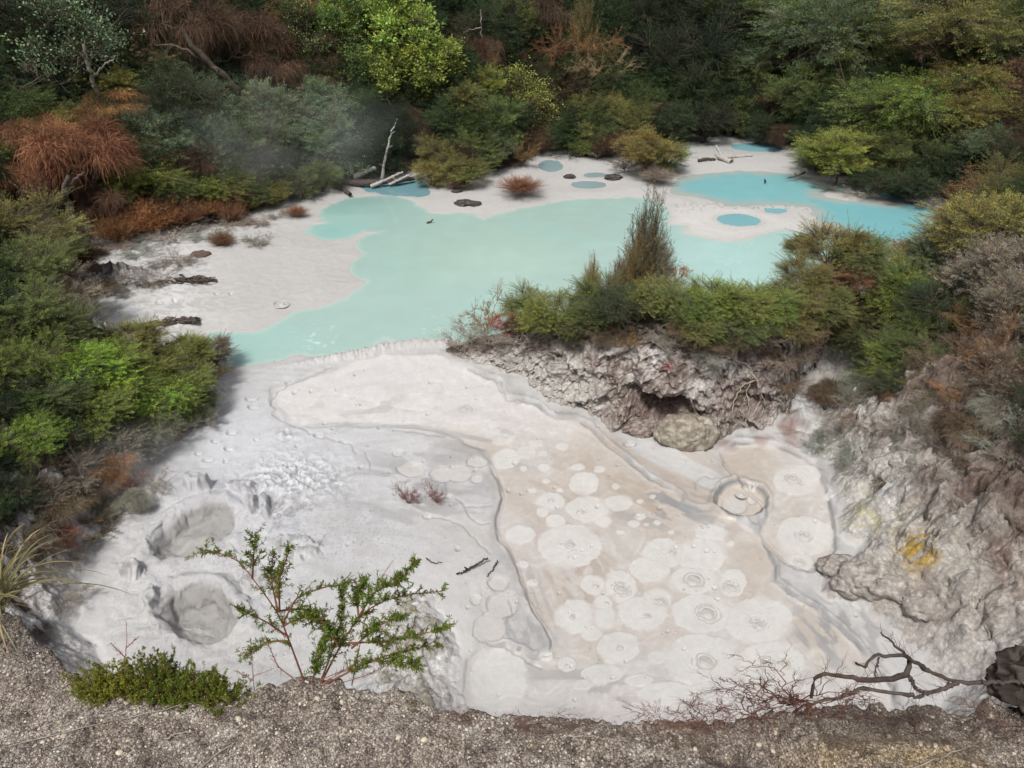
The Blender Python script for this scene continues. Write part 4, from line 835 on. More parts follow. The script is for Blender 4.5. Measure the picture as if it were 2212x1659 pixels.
# ------------------------------------------------------------------ shrubs and trees: (u, v, radius, height/width, kind, colour, reach, place)
def S(place, *rows):
    for r in rows: SH.append((place,) + r)
S('on far left hillside', (60,50,95,1,'fine','dark',1.2),(150,85,105,1.1,'spotty','ggreen',1.6),(110,180,75,1,'twig','gbrown',1.0),(50,225,70,.8,'feather','mid',1.0),(20,160,80,1,'fine','dark',1.),(225,185,62,.8,'feather','ygreen',1.3),(250,225,72,.7,'rust','orange',1.3),(320,120,62,.9,'feather','straw',1.2),(260,60,90,1,'fine','deep',1.),(400,70,120,1,'rust','drust',1.2),(380,220,95,.9,'fine','dark',1.0),(350,290,80,.9,'fine','mist',.9),(130,260,60,.7,'feather','olive',1.4))
S('at left edge above grey mud flat', (170,330,128,.9,'rust','rust',1.4),(90,290,90,.9,'rust','orange',1.3),(60,300,80,.8,'rust','rust',1.2),(200,260,70,.8,'rust','orange',1.4),(25,380,75,.9,'rust','rust',1.1),(20,250,50,.8,'feather','bright',1.3),(110,400,90,.8,'rust','drust',.9),(30,330,55,.8,'feather','bright',1.4),(245,320,70,.7,'rust','rust',1.2),(230,430,80,.8,'rust','drust',.8))
S('on shore left of fallen logs', (300,380,78,.62,'feather','bright',.9),(360,350,55,.8,'twig','obrown',.9),(430,350,62,.9,'rust','drust',.9),(390,410,66,.6,'feather','mid',.8),(470,400,60,.6,'feather','bright',.8),(540,410,56,.8,'fine','mid',.8),(250,495,76,1.,'mound','orange',.45),(320,470,82,1.05,'mound','orange',.5),(380,455,80,1.,'mound','rust',.5),(440,445,60,.7,'mound','orange',.5),(500,455,48,.95,'mound','rust',.5),(290,510,50,.4,'litter','pale',.3),(420,485,46,.5,'litter','pale',.3),(500,480,40,.5,'litter','gbrown',.3),(350,440,60,.8,'rust','drust',.8),(470,430,52,.8,'twig','rust',.6),(280,440,60,.8,'twig','rust',.7),(540,440,36,.7,'mound','rust',.45),(590,420,44,.8,'fine','olive',.7),(650,400,50,.8,'fine','mid',.7))
S('on grey mud of left flat', (480,515,42,.8,'mound','rust',.45),(640,455,40,.5,'mound','rust',.4),(560,480,30,.6,'litter','gbrown',.3),(600,465,28,.6,'litter','pale',.3),(560,520,34,.5,'litter','gbrown',.3),(140,588,42,.8,'mound','orange',.5),(260,520,50,.5,'litter','gbrown',.3),(370,505,55,.4,'litter','pale',.3),(300,545,45,.5,'litter','pale',.3),(440,510,40,.5,'litter','pale',.3),(380,560,50,.4,'litter','gbrown',.3),(200,540,50,.5,'litter','gbrown',.3))
S('in misty thicket left of leaning trunk', (450,240,90,1,'fine','mist',1.),(480,320,82,1,'fine','mist',.9),(560,250,88,1,'fine','mist',1.),(570,335,85,1,'fine','ggreen',.9),(640,240,80,1,'feather','mist',1.),(630,320,78,1,'fine','mist',.9),(690,230,70,1,'fine','ggreen',1.),(700,310,78,1,'fine','mist',.9),(750,340,62,.9,'spotty','ggreen',.8),(690,380,50,.8,'fine','mid',.8),(520,390,60,.8,'fine','ggreen',.8),(600,385,50,.8,'fine','ggreen',.7),(755,270,50,.9,'feather','ggreen',1.),(735,355,40,1,'sedge','brown',.5),(790,300,60,1,'sedge','brown',.5))
S('on hillside behind misty thicket', (450,110,90,1,'twig','brown',1.2),(530,60,95,1,'rust','drust',1.3),(590,140,80,1.1,'rust','drust',1.2),(560,170,60,1.4,'broom','rust',1.2),(490,50,60,1.3,'broom','obrown',1.3),(640,200,60,1,'twig','rust',1.),(650,70,80,1,'spotty','mid',1.3),(620,20,80,1,'twig','orange',1.2),(690,120,70,1,'rust','drust',1.1),(700,190,65,1,'rust','drust',1.))
S('above middle of far shore', (745,60,75,1,'broad','mid',1.5),(820,50,80,1,'broad','bright',1.7),(880,95,85,1,'broad','bright',1.7),(940,150,72,.9,'broad','bright',1.6),(850,160,72,.9,'broad','bright',1.6),(770,150,65,.9,'broad','mid',1.5),(775,225,45,.8,'broad','vivid',1.3),(900,200,50,.7,'broad','bright',1.4),(700,40,60,1,'broad','bright',1.5))
S('on middle of far shore', (990,215,58,.9,'feather','olive',1.1),(1050,200,66,.9,'fine','bright',1.),(1010,260,62,.9,'fine','mid',.9),(1120,200,66,1,'spotty','bright',1.2),(1160,250,62,1,'spotty','ygreen',1.),(1080,275,72,.95,'fine','mid',.9),(960,270,55,.9,'fine','dark',.9),(1020,325,62,.9,'fine','mid',.8),(880,260,48,1.2,'rust','drust',1.1),(850,240,40,.9,'rust','drust',1.),(920,290,45,1.3,'rust','drust',1.1),(885,300,34,1.2,'rust','rust',1.),(975,330,34,.9,'rust','orange',.8),(940,345,55,.9,'fine','olive',.8),(1000,365,62,.6,'fine','olive',.7),(935,375,42,.8,'fine','olive',.7),(1060,330,48,1,'fine','ggreen',.8),(1130,325,52,.9,'twig','obrown',.7),(1160,300,45,1,'rust','drust',.8),(985,395,40,.5,'mound','brown',.4))
S('high up left of dark hollow', (1040,120,62,1,'rust','drust',1.3),(1000,90,48,1,'twig','brown',1.3),(1105,110,46,1.1,'rust','orange',1.3),(1060,60,70,1,'fine','dark',1.2),(1130,50,70,1,'fine','mid',1.2),(1260,60,80,1.3,'broom','obrown',1.3),(1290,110,70,1.1,'twig','obrown',1.2),(1220,110,70,1.2,'twig','rust',1.2),(1180,30,80,1,'rust','drust',1.2),(1250,190,66,1.2,'sedge','straw',.7),(1300,160,60,1.1,'twig','straw',1.),(1240,250,42,1,'sedge','olive',.6),(1225,265,40,.9,'sedge','straw',.5),(1320,215,40,1.1,'rust','orange',1.))
S('on point between two blue pools', (1290,240,58,.9,'feather','olive',1.),(1350,265,64,.9,'fine','olive',.9),(1380,220,56,.9,'fine','mid',1.),(1280,300,46,.8,'fine','olive',.8),(1262,318,34,.7,'fine','ygreen',.7),(1330,300,60,.8,'rust','drust',.8),(1400,325,74,.68,'fine','olive',.8),(1440,340,50,.7,'fine','bright',.7),(1350,350,42,.7,'twig','gbrown',.6),(1420,375,60,.4,'mound','gbrown',.4),(1290,330,30,.7,'twig','gbrown',.5),(1200,305,40,.7,'litter','gbrown',.4))
S('alone on sand bar beside blue pool', (1125,398,70,.42,'mound','rust',.42))
S('round dark hollow above lagoon', (1430,130,88,1,'fine','deep',1.),(1430,40,85,1,'fine','deep',1.),(1520,120,90,1,'fine','deep',1.),(1500,200,80,1,'fine','dark',1.),(1460,265,62,.9,'fine','dark',.8),(1525,265,60,.8,'fine','deep',.8),(1560,50,88,1,'fine','deep',1.),(1530,20,60,.9,'feather','mid',1.6),(1600,185,76,.9,'feather','mid',1.),(1580,250,62,.8,'fine','mid',.8),(1645,130,72,.9,'feather','ggreen',1.2),(1640,275,52,.8,'fine','dark',.7),(1690,290,50,.7,'rust','drust',.7),(1670,220,66,.9,'rust','drust',1.0))
S('on slope right of lagoon', (1700,50,110,.7,'feather','mid',1.6),(1800,50,120,.8,'feather','ggreen',1.6),(1740,130,85,.8,'rust','drust',1.1),(1740,210,88,.9,'fine','mid',1.),(1830,150,95,.9,'fine','mid',1.1),(1890,80,86,1,'feather','mid',1.2),(1800,235,72,.9,'fine','dark',.9),(1860,230,76,.9,'fine','mid',.9),(1820,330,88,.62,'fine','bright',.9),(1770,340,50,.7,'fine','mid',.7),(1850,275,50,.7,'feather','ygreen',1.),(1930,270,86,.85,'fine','mid',.9),(1950,350,88,.8,'fine','mid',.8),(2010,300,80,.9,'fine','mid',.9),(1900,390,62,.5,'fine','dark',.6),(1980,400,66,.6,'fine','dark',.7),(2000,215,130,.55,'feather','bright',1.2),(2080,240,90,.7,'feather','olive',1.1),(2110,185,86,.8,'feather','olive',1.1))
S('in top right corner', (2060,45,130,.6,'feather','olive',1.4),(2170,90,90,.8,'feather','olive',1.3),(2020,110,95,.8,'twig','brown',1.1),(2100,120,86,.9,'fine','dark',1.),(1980,40,80,.9,'fine','dark',1.),(2180,170,80,.9,'rust','drust',1.),(2190,20,90,.9,'fine','mid',1.1),(2190,250,86,.8,'feather','olive',1.),(2140,320,76,.8,'fine','ggreen',.9))
S('where lagoon meets right bank', (2120,285,58,.9,'rust','drust',.9),(2070,360,62,.9,'fine','ggreen',.8),(2200,340,80,.9,'rust','drust',.9),(2140,385,76,.8,'twig','obrown',.8),(2060,410,48,.8,'mound','rust',.6),(2110,420,60,.8,'rust','drust',.7),(2050,455,40,.7,'mound','rust',.5),(1985,430,40,.5,'litter','pale',.3),(1850,412,36,.5,'litter','pale',.3),(1790,400,30,.4,'litter','gbrown',.3),(2180,430,80,.9,'twig','rust',.8))
S('on right ridge before lagoon', (1800,545,80,.8,'near','olive',1.1),(1860,560,78,.8,'near','mid',1.1),(1740,600,58,.8,'near','olive',1.1),(1800,610,70,.8,'near','rust',.9),(1775,650,60,.8,'near','mid',.9),(1920,560,66,.8,'near','olive',1.),(1870,640,100,.7,'near','bright',.95),(1950,630,95,.8,'near','bright',.9),(1990,560,50,1.1,'twig','red',1.),(2030,560,72,.9,'near','ggreen',.9),(2130,500,110,.9,'near','olive',1.),(2180,420,80,.9,'near','olive',1.1),(2090,600,95,.9,'twig','gbrown',.9),(2170,600,100,1,'near','gbrown',1.),(1900,720,85,.7,'near','mid',.85),(1980,710,88,.8,'near','mid',.85),(1850,745,66,.6,'near','ggreen',.85),(1930,790,78,.6,'near','bright',.8),(2050,690,92,.9,'near','dark',.8),(2120,700,86,.8,'twig','obrown',.85),(2195,690,86,1,'near','gbrown',.9),(1860,800,50,.8,'near','dark',.7),(1735,545,50,.9,'near','olive',1.1),(1690,640,46,.7,'near','olive',.9),(1990,640,84,.9,'near','mid',.95),(2070,520,80,.9,'near','olive',1.),(1830,690,66,.7,'near','mid',.9),(1790,740,58,.7,'near','olive',.8),(1940,840,64,.6,'near','dark',.7),(1990,760,80,.7,'near','mid',.8),(1760,700,52,.8,'near','mid',.9),(2040,780,86,.8,'twig','brown',.7),(2010,800,70,.8,'rust','brown',.7))
S('on right bank above sulphur crust', (2000,840,70,.8,'twig','obrown',.7),(2080,845,76,.8,'twig','orange',.7),(1930,850,60,.8,'twig','brown',.6),(2150,790,80,.9,'twig','orange',.8),(2190,880,80,.9,'litter','pale',.5),(1870,900,58,.8,'litter','gbrown',.5),(1950,900,60,.7,'litter','gbrown',.5),(2050,910,66,.7,'litter','gbrown',.4),(1830,935,50,.9,'litter','pale',.4),(2140,950,60,.7,'litter','pale',.4),(1960,960,50,.6,'litter','gbrown',.3),(2080,985,45,.6,'litter','gbrown',.3),(1790,870,46,.8,'twig','brown',.6),(1850,860,60,.8,'twig','gbrown',.7),(1900,930,64,.8,'twig','gbrown',.5),(1980,925,70,.7,'twig','pale',.5),(2100,900,76,.8,'twig','brown',.6),(2180,820,80,.9,'near','gbrown',.8),(2110,760,76,.9,'twig','brown',.8),(1780,960,46,.8,'litter','pale',.4),(1860,970,60,.7,'litter','pale',.35),(2180,990,66,.8,'twig','pale',.4),(1960,880,56,.7,'twig','rust',.6),(2060,960,60,.6,'twig','brown',.4))
S('on face of rock mound', (1360,745,44,.6,'twig','obrown',.4),(1430,735,46,.5,'twig','gbrown',.4),(1510,748,50,.6,'twig','brown',.4),(1580,755,50,.6,'twig','brown',.4),(1650,750,50,.6,'twig','gbrown',.4),(1700,780,46,.9,'twig','brown',.4),(1300,735,44,.5,'rust','brown',.4),(1730,800,50,.9,'twig','brown',.5),(1690,830,40,.9,'litter','brown',.3),(1800,850,60,.8,'rust','brown',.6),(1860,845,64,.7,'rust','gbrown',.6),(1670,800,40,.9,'litter','gbrown',.3),(1230,745,40,.5,'twig','gbrown',.4),(1540,790,36,.8,'litter','pale',.3))
S('on right bank among dry roots', (1930,905,60,.8,'litter','gbrown',.35),(2000,880,66,.8,'rust','gbrown',.5),(2090,930,70,.7,'rust','brown',.5),(2160,900,70,.8,'rust','gbrown',.5),(2050,1010,60,.6,'litter','brown',.3),(2150,1020,66,.6,'litter','brown',.3),(1990,990,56,.7,'litter','pale',.3),(1850,1000,44,.8,'litter','gbrown',.3),(1920,1030,50,.6,'litter','brown',.25),(2190,1090,60,.6,'litter','brown',.25))
S('on top of rock mound', (1050,690,60,.8,'twig','obrown',.6),(1085,700,40,.7,'twig','red',.6),(1015,715,44,.9,'twig','pale',.6),(995,745,40,.7,'twig','pale',.5),(1060,735,46,.5,'twig','gbrown',.5),(1110,740,44,.5,'twig','pale',.4),(1255,690,60,.5,'twig','gbrown',.6),(1160,650,50,.8,'twig','gbrown',.9),(1140,660,59,.7,'near','bright',.8),(1125,700,44,.7,'rust','drust',.6),(1190,680,74,.6,'near','bright',.8),(1230,705,64,.5,'near','mid',.7),(1240,640,34,.9,'twig','brown',.9),(1280,600,58,1.1,'broom','obrown',1.05),(1300,650,67,.8,'near','mid',.8),(1400,525,118,1.2,'broom','brown',1.14),(1375,570,84,1.1,'broom','obrown',1.05),(1425,570,76,1.15,'broom','gbrown',1.1),(1335,600,62,1.0,'broom','brown',.95),(1350,660,72,.7,'near','dark',.8),(1290,690,59,.7,'near','mid',.7),(1465,590,32,1.2,'twig','orange',1.),(1420,650,67,.8,'near','olive',.8),(1480,660,67,.7,'near','bright',.8),(1540,655,74,.7,'near','bright',.8),(1600,665,74,.7,'near','bright',.8),(1660,660,72,.7,'near','bright',.8),(1715,660,61,.7,'near','olive',.8),(1510,705,61,.5,'near','olive',.7),(1580,712,67,.5,'near','mid',.7),(1650,705,64,.6,'near','mid',.7),(1700,710,56,.6,'near','olive',.7),(1500,620,34,.9,'broom','olive',.9),(1340,710,40,.5,'twig','brown',.5),(1180,720,40,.5,'twig','gbrown',.5),(1470,710,40,.4,'rust','brown',.5),(1550,740,46,.4,'rust','brown',.5),(1625,740,46,.4,'rust','brown',.5))
S('low on left bank over white mud', (430,770,52,.8,'near','gbrown',1.),(460,810,46,.8,'twig','obrown',.9),(400,830,66,.7,'near','bright',1.),(340,790,62,.7,'near','bright',1.1),(350,860,70,.7,'near','vivid',1.),(300,900,66,.7,'near','mid',.9),(420,870,54,.6,'near','mid',.9),(330,930,70,.6,'near','ggreen',.8),(250,960,70,.7,'near','gbrown',.7),(440,900,44,.7,'twig','gbrown',.7),(380,935,46,.6,'twig','gbrown',.6),(230,1010,70,.7,'rust','orange',.7),(190,1060,64,.7,'rust','brown',.6),(280,1040,46,.8,'twig','red',.6),(310,985,50,.7,'twig','pale',.6),(330,720,46,.9,'twig','brown',1.3),(290,740,60,.8,'near','olive',1.2),(400,760,58,.7,'near','bright',1.1),(460,760,44,.9,'near','gbrown',1.),(370,890,60,.7,'near','bright',.9),(300,850,70,.7,'near','bright',1.))
S('down left side', (60,500,95,.8,'near','olive',1.1),(130,545,55,.6,'near','ygreen',1.2),(50,590,95,.8,'near','mid',1.1),(120,640,80,.8,'near','gbrown',1.),(40,680,90,.9,'near','mid',1.),(130,710,86,.8,'near','mid',1.),(185,690,58,.9,'twig','gbrown',1.),(60,780,100,.8,'near','bright',1.),(160,800,92,.7,'near','vivid',1.),(240,800,80,.7,'near','vivid',1.),(90,870,90,.8,'near','mid',.9),(210,880,90,.7,'near','bright',.9),(40,960,80,.7,'near','vivid',.9),(140,950,86,.8,'near','dark',.8),(60,1030,86,.8,'twig','brown',.7),(150,1030,70,.7,'near','gbrown',.7),(120,1100,76,.7,'rust','brown',.6),(200,1110,52,.6,'twig','obrown',.5),(60,1130,80,.7,'twig','brown',.5),(170,640,60,.6,'rust','brown',.7),(120,1170,50,.6,'twig','red',.5),(20,1180,80,.7,'twig','brown',.5),(20,880,80,.8,'near','dark',.9),(250,1100,58,.7,'twig','gbrown',.5),(210,1150,56,.6,'twig','brown',.4),(290,1085,46,.7,'rust','gbrown',.5),(90,1180,60,.6,'litter','brown',.4),(160,1190,50,.6,'litter','gbrown',.4),(60,1240,56,.6,'litter','brown',.35),(130,1290,50,.5,'litter','gbrown',.3),(330,1040,50,.7,'twig','pale',.4),(200,620,66,.5,'litter','brown',.4),(270,608,56,.5,'litter','gbrown',.3),(340,602,46,.4,'litter','brown',.3),(180,560,60,.6,'rust','drust',.7),(100,1090,60,.8,'near','gbrown',.7),(30,1080,60,.8,'near','dark',.8))
FILL = []
rs = np.random.RandomState(17)
for r_, vv in enumerate(np.arange(-60, 400, 44)):
    for uu in np.arange(-776 + (r_ % 2) * 40, 2900, 82):
        u_ = uu + rs.uniform(-22, 22); v_ = vv + rs.uniform(-14, 14)
        if inside(np.array([u_]), np.array([v_ + 45]), BASIN)[0]: continue
        shore = np.interp(u_, [0, 200, 430, 700, 905, 1140, 1240, 1500, 1690, 1850, 2050, 2300], [640, 560, 490, 400, 370, 350, 320, 290, 310, 380, 450, 520])
        if v_ > shore - 20: continue
        kd = rs.choice(['fine', 'fine', 'feather', 'rust', 'twig'], p=[.4, .25, .2, .1, .05]); cl = {'rust': 'drust', 'twig': 'brown'}.get(kd) or rs.choice(['deep', 'dark', 'mid'], p=[.4, .45, .15])
        FILL.append((u_, v_, rs.uniform(58, 82), rs.uniform(.8, 1.05), kd))
for k_ in ('bright', 'vivid', 'mid', 'olive', 'ygreen', 'ggreen', 'mist'): T[k_] = tuple(min(.5, q * m_) for q, m_ in zip(T[k_], (1.45, 1.32, 1.15)))
for k_ in ('rust', 'orange', 'gbrown', 'obrown', 'brown', 'drust'): T[k_] = tuple(q * 1.25 for q in T[k_])
for vv in np.arange(420, 1150, 75):
    for uu in np.arange(-640, -60, 95):
        FILL.append((uu + rs.uniform(-25, 25), vv, rs.uniform(70, 95), .85, rs.choice(['fine', 'feather', 'rust'])))
        if vv < 1000: FILL.append((2330 - 60 - uu - 60 + rs.uniform(-25, 25), vv, rs.uniform(70, 95), .85, rs.choice(['fine', 'feather', 'rust'])))
ordn = 'leftmost,second,third,fourth,fifth,sixth,seventh,eighth,ninth,tenth,eleventh,twelfth'.split(',')
from collections import defaultdict
fam = defaultdict(list)
for i, s in enumerate(SH): fam[(s[0], s[5], s[6])].append((s[1], i))
lab = {}
for k, l in fam.items():
    l.sort()
    for n_, (_, i) in enumerate(l):
        lab[i] = (f'{CN[k[2]]} {KN[k[1]][1]} {k[0]}' + ('' if len(l) == 1 else (', leftmost' if n_ == 0 else (', rightmost' if n_ == len(l) - 1 else f', {ordn[n_]} from left'))))
trunk_me = None
def place_shrub(i, s):
    global trunk_me
    place, u, v, rp, asp, kind, cl, reach = s
    pr = PROTO[kind]; h0, parts = pr[i % len(pr)]; x, y, h, Rw = march(u, v, rp, max(reach, h0 * asp))
    rs_ = random.Random(i * 7 + 1); base_z = float(h) - .02; ctr = float(ray_z(u, v, y)); gap = (ctr - h0 * Rw * asp - base_z)
    root = empty({'tree': 'tree', 'tussock': 'tussock', 'brushwood': 'brushwood'}.get(KN[kind][0], 'shrub'), (float(x), float(y), base_z), rs_.uniform(0, 6.28)); gap = max(0.0, min(gap, 1.6 * Rw))
    sx = Rw * rs_.uniform(.94, 1.1); root.scale = (sx, Rw * rs_.uniform(.9, 1.05), Rw * asp)
    f = rs_.uniform(.78, 1.2); c = T[cl]; w_ = rs_.uniform(.86, 1.06); c = (c[0] * w_, c[1], c[2])
    for nm, me in parts:
        o = bpy.data.objects.new(nm, me); COL.objects.link(o); o.parent = root; o.location = (0, 0, gap / (Rw * asp)); o.color = (c[0] * f * rs_.uniform(.92, 1.08), c[1] * f, c[2] * f, 1)
    if gap > .25 * Rw:
        if trunk_me is None:
            P = arc(np.array([[0, 0, 0.]]), np.array([[.04, .02, 1.0]]), 6, 0, np.random.RandomState(1), .02); V, Fq, _ = tubes(P, np.array([[.05, .042, .036, .034, .03, .028]]) * 1., 7); t_ = mesh_np('trunk', V, Fq, None, M_bark, True); trunk_me = t_.data; bpy.data.objects.remove(t_)
        o = bpy.data.objects.new('trunk', trunk_me); COL.objects.link(o); o.parent = root; o.scale = (1, 1, gap / (Rw * asp) + .15)
    tag(root, lab[i], KN[kind][0], 'shrubs and trees ' + place)
def ray_z(u, v, y):
    dx, dy, dz = ray(u, v); return CZ + dz * y / dy
for i, s in enumerate(SH): place_shrub(i, s)

# the rest of the thicket behind them: one mass nobody could count, scattered with geometry nodes
def thicket():
    b = NB('thicket_leaf'); a = b.attr(); oi = b.n('ShaderNodeObjectInfo')
    q = b.ramp(oi.outputs['Random'], [(0, (.016,.025,.013)), (.5, (.028,.045,.02)), (.75, (.045,.068,.026)), (.9, (.06,.048,.03)), (1, (.07,.04,.027))])  # near-black leaf tones: shade inside the thicket is put into the colour
    b.setb(b.mul(q, a.outputs[0]), .6, None, .2)
    kinds = [('fine', 0), ('fine', 2), ('feather', 1), ('rust', 0)]
    P = [[] for _ in kinds]; r_ = random.Random(4)
    for (u, v, rp, asp, kd) in FILL:
        h0 = PROTO['fine'][0][0]; x, y, h, Rw = march(u, v, rp, .7); z = ray_z(u, v, y) - h0 * Rw * asp
        k = {'fine': r_.choice([0, 1]), 'feather': 2}.get(kd, 3); P[k].append((x, y, float(z), Rw, asp))
    V = []; S_ = []; K = []; Rz = []
    for k, l in enumerate(P):
        for (x, y, z, Rw, asp) in l: V.append((x, y, z)); S_.append((Rw, Rw, Rw * asp)); K.append(k); Rz.append((0, 0, r_.uniform(0, 6.28)))
    me = bpy.data.meshes.new('undergrowth'); me.from_pydata(V, [], [])
    for nm, tp, arr, key in (('sc', 'FLOAT_VECTOR', S_, 'vector'), ('rt', 'FLOAT_VECTOR', Rz, 'vector'), ('kd', 'INT', K, 'value')):
        at_ = me.attributes.new(nm, tp, 'POINT'); at_.data.foreach_set(key, np.array(arr, np.float32 if tp != 'INT' else np.int32).ravel())
    o = bpy.data.objects.new('undergrowth', me); COL.objects.link(o)
    ng = bpy.data.node_groups.new('scatter', 'GeometryNodeTree'); ng.interface.new_socket('Geometry', in_out='INPUT', socket_type='NodeSocketGeometry'); ng.interface.new_socket('Geometry', in_out='OUTPUT', socket_type='NodeSocketGeometry')
    gi = ng.nodes.new('NodeGroupInput'); go = ng.nodes.new('NodeGroupOutput'); jn = ng.nodes.new('GeometryNodeJoinGeometry')
    def na(nm, tp):
        q = ng.nodes.new('GeometryNodeInputNamedAttribute'); q.data_type = tp; q.inputs[0].default_value = nm; return next(x for x in q.outputs if x.enabled and x.name == 'Attribute')
    for k, (kd, pi) in enumerate(kinds):
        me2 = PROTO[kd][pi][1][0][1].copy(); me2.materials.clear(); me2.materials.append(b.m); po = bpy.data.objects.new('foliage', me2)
        oi_ = ng.nodes.new('GeometryNodeObjectInfo'); oi_.inputs[0].default_value = po; oi_.inputs['As Instance'].default_value = True
        ip = ng.nodes.new('GeometryNodeInstanceOnPoints'); cm = ng.nodes.new('FunctionNodeCompare'); cm.data_type = 'INT'; cm.operation = 'EQUAL'
        ia = [x for x in cm.inputs if x.enabled]; ng.links.new(na('kd', 'INT'), ia[0]); ia[1].default_value = k
        ng.links.new(gi.outputs[0], ip.inputs['Points']); ng.links.new(cm.outputs[0], ip.inputs['Selection']); ng.links.new(oi_.outputs['Geometry'], ip.inputs['Instance'])
        ng.links.new(na('rt', 'FLOAT_VECTOR'), ip.inputs['Rotation']); ng.links.new(na('sc', 'FLOAT_VECTOR'), ip.inputs['Scale']); ng.links.new(ip.outputs[0], jn.inputs[0])
    ng.links.new(jn.outputs[0], go.inputs[0]); md = o.modifiers.new('scatter', 'NODES'); md.node_group = ng
    tag(o, kind='stuff')
thicket()

# ------------------------------------------------------------------ small and near things
def surf(u, v):
    """point of the rock mound's front seen at u, v"""
    d = (PU1 - u) ** 2 + (PV1 - v) ** 2; k = np.argsort(d.ravel())[:12]; c = k[np.argmin(MY.ravel()[k])]
    return MX.ravel()[c], MY.ravel()[c], MZ.ravel()[c]
def poly3(pts, k=14, rs=None, jit=0.0):
    p = np.array(pts, float); 
    d = np.r_[0, np.cumsum(np.linalg.norm(np.diff(p, axis=0), axis=1))]; t = np.linspace(0, d[-1], k); q = np.stack([np.interp(t, d, p[:, i]) for i in range(3)], -1)
    q[1:-1] = (q[:-2] + 2 * q[1:-1] + q[2:]) / 4
    if rs is not None: q[1:-1] += rs.normal(size=(k - 2, 3)) * jit
    return q
def branch_mesh(name, polys, radii, mat, parent=None, m=7, jit=.0, seed=0, k=16):
    rs = np.random.RandomState(seed); P = np.stack([poly3(p, k, rs, jit) for p in polys]); Rr = np.stack([np.linspace(a, b, k) for a, b in radii]) * rs.uniform(.85, 1.15, (len(polys), k))
    V, Fq, _ = tubes(P, Rr, m); return mesh_np(name, V, Fq, None, mat, True, parent)
def onplane(pts, y): return [(float(ray(u, v)[0] * (y + dy) / ray(u, v)[1]), y + dy, float(CZ + ray(u, v)[2] * (y + dy) / ray(u, v)[1])) for u, v, dy in pts]
def onflat(pts, z=.08):
    out = []
    for q in pts: x, y = unproj(q[0], q[1], z + (q[2] if len(q) > 2 else 0)); out.append((float(x), float(y), z + (q[2] if len(q) > 2 else 0)))
    return out
def log(name, label, catg, pts, r0, r1, mat, z=.08, side=None, group=None, jit=.01, seed=1):
    W = onflat(pts, z); root = np.array(W[0]); polys = [[tuple(np.array(p) - root) for p in W]]; rad = [(r0, r1)]
    for sp in (side or []): polys.append([tuple(np.array(p) - root) for p in onflat(sp, z)]); rad.append((r0 * .5, r1 * .5))
    o = branch_mesh(name, polys, rad, mat, None, 7, jit, seed); o.location = root; tag(o, label, catg, group); return o
yb = float(unproj(823, 390, .1)[1])
o = empty('dead_tree', (float(unproj(823, 390, .05)[0]), yb, .0)); L0 = np.array(o.location)
P = [tuple(np.array(p) - L0) for p in onplane([(823,392,0),(828,360,0),(836,320,.1),(844,290,.2),(858,256,.3)], yb)]
branch_mesh('trunk', [P], [(.075, .025)], M_pale, o, 7, .015)
branch_mesh('snag', [[P[2], (P[2][0] + .22, P[2][1], P[2][2] + .1)], [P[3], (P[3][0] + .18, P[3][1], P[3][2] + .12)], [P[1], (P[1][0] - .15, P[1][1], P[1][2] + .12)]], [(.02, .008)] * 3, M_pale, o, 5, .005)
tag(o, 'leaning bleached dead trunk standing in the fallen logs at the far shore', 'dead tree')
log('fallen_log', 'bleached log lying highest in the pile left of the leaning trunk', 'log', [(765,382,.25),(785,372,.4),(812,362,.55)], .13, .08, M_pale)
log('fallen_log', 'mossy dark log along the water under the leaning trunk', 'log', [(740,392,.12),(790,395,.12),(850,392,.1),(895,385,.1)], .14, .08, M_darkwood)
log('fallen_log', 'dark broken log slanting onto the mud left of the small blue pool', 'log', [(728,392,.15),(742,408,.1),(757,420,.06)], .11, .07, M_darkwood)
log('fallen_log', 'pale forked log right of the leaning trunk', 'log', [(800,402,.05),(830,390,.2),(870,372,.35)], .07, .05, M_pale, side=[[(848,382,.28),(856,392,.1)]])
log('fallen_log', 'thin grey log propped behind the leaning trunk', 'log', [(840,398,.05),(862,388,.2),(885,378,.3)], .05, .04, M_pale)
log('driftwood', 'bleached forked driftwood on the grey shallows behind the lagoon', 'driftwood', [(1580,350,.05),(1565,343,.12),(1550,337,.15)], .13, .09, M_pale, side=[[(1562,340,.15),(1553,326,.35),(1547,315,.45)],[(1565,340,.1),(1590,338,.06),(1625,336,.05)]])
log('driftwood', 'small dark knot of driftwood left of the bleached fork', 'driftwood', [(1508,347,.06),(1522,343,.12),(1545,344,.06)], .07, .05, M_darkwood)
log('dead_branch', 'thin dark branch reaching over the lagoon shallows on the right', 'branch', [(1738,372,.2),(1722,380,.15),(1700,385,.06)], .05, .02, M_darkwood, side=[[(1722,380,.15),(1715,374,.2)]])
log('stick', 'dark upright peg sticking out of the lagoon', 'stick', [(1653,394,-.1),(1653,392,.1),(1652,388,.2)], .04, .03, M_darkwood, z=0)
log('stick', 'short black and white stick floating in the turquoise pool', 'stick', [(922,481,0),(930,479,.02),(936,474,.1)], .035, .02, M_darkwood, z=.03)
log('stick', 'dark charred stick lying on white mud left of the vents', 'stick', [(1000,1235,.02),(1025,1222,.06),(1054,1205,.12)], .022, .016, M_darkwood, side=[[(1000,1238,.02),(985,1240,.02)],[(1010,1230,.04),(1004,1225,.12)]])
log('stick', 'thin bent twig lying left of the charred stick', 'stick', [(920,1205,.02),(937,1217,.03),(955,1214,.02)], .009, .006, M_darkwood)
log('stick', 'curved twig lying right of the charred stick', 'stick', [(1074,1210,.05),(1066,1228,.02),(1052,1245,.02)], .012, .007, M_darkwood)
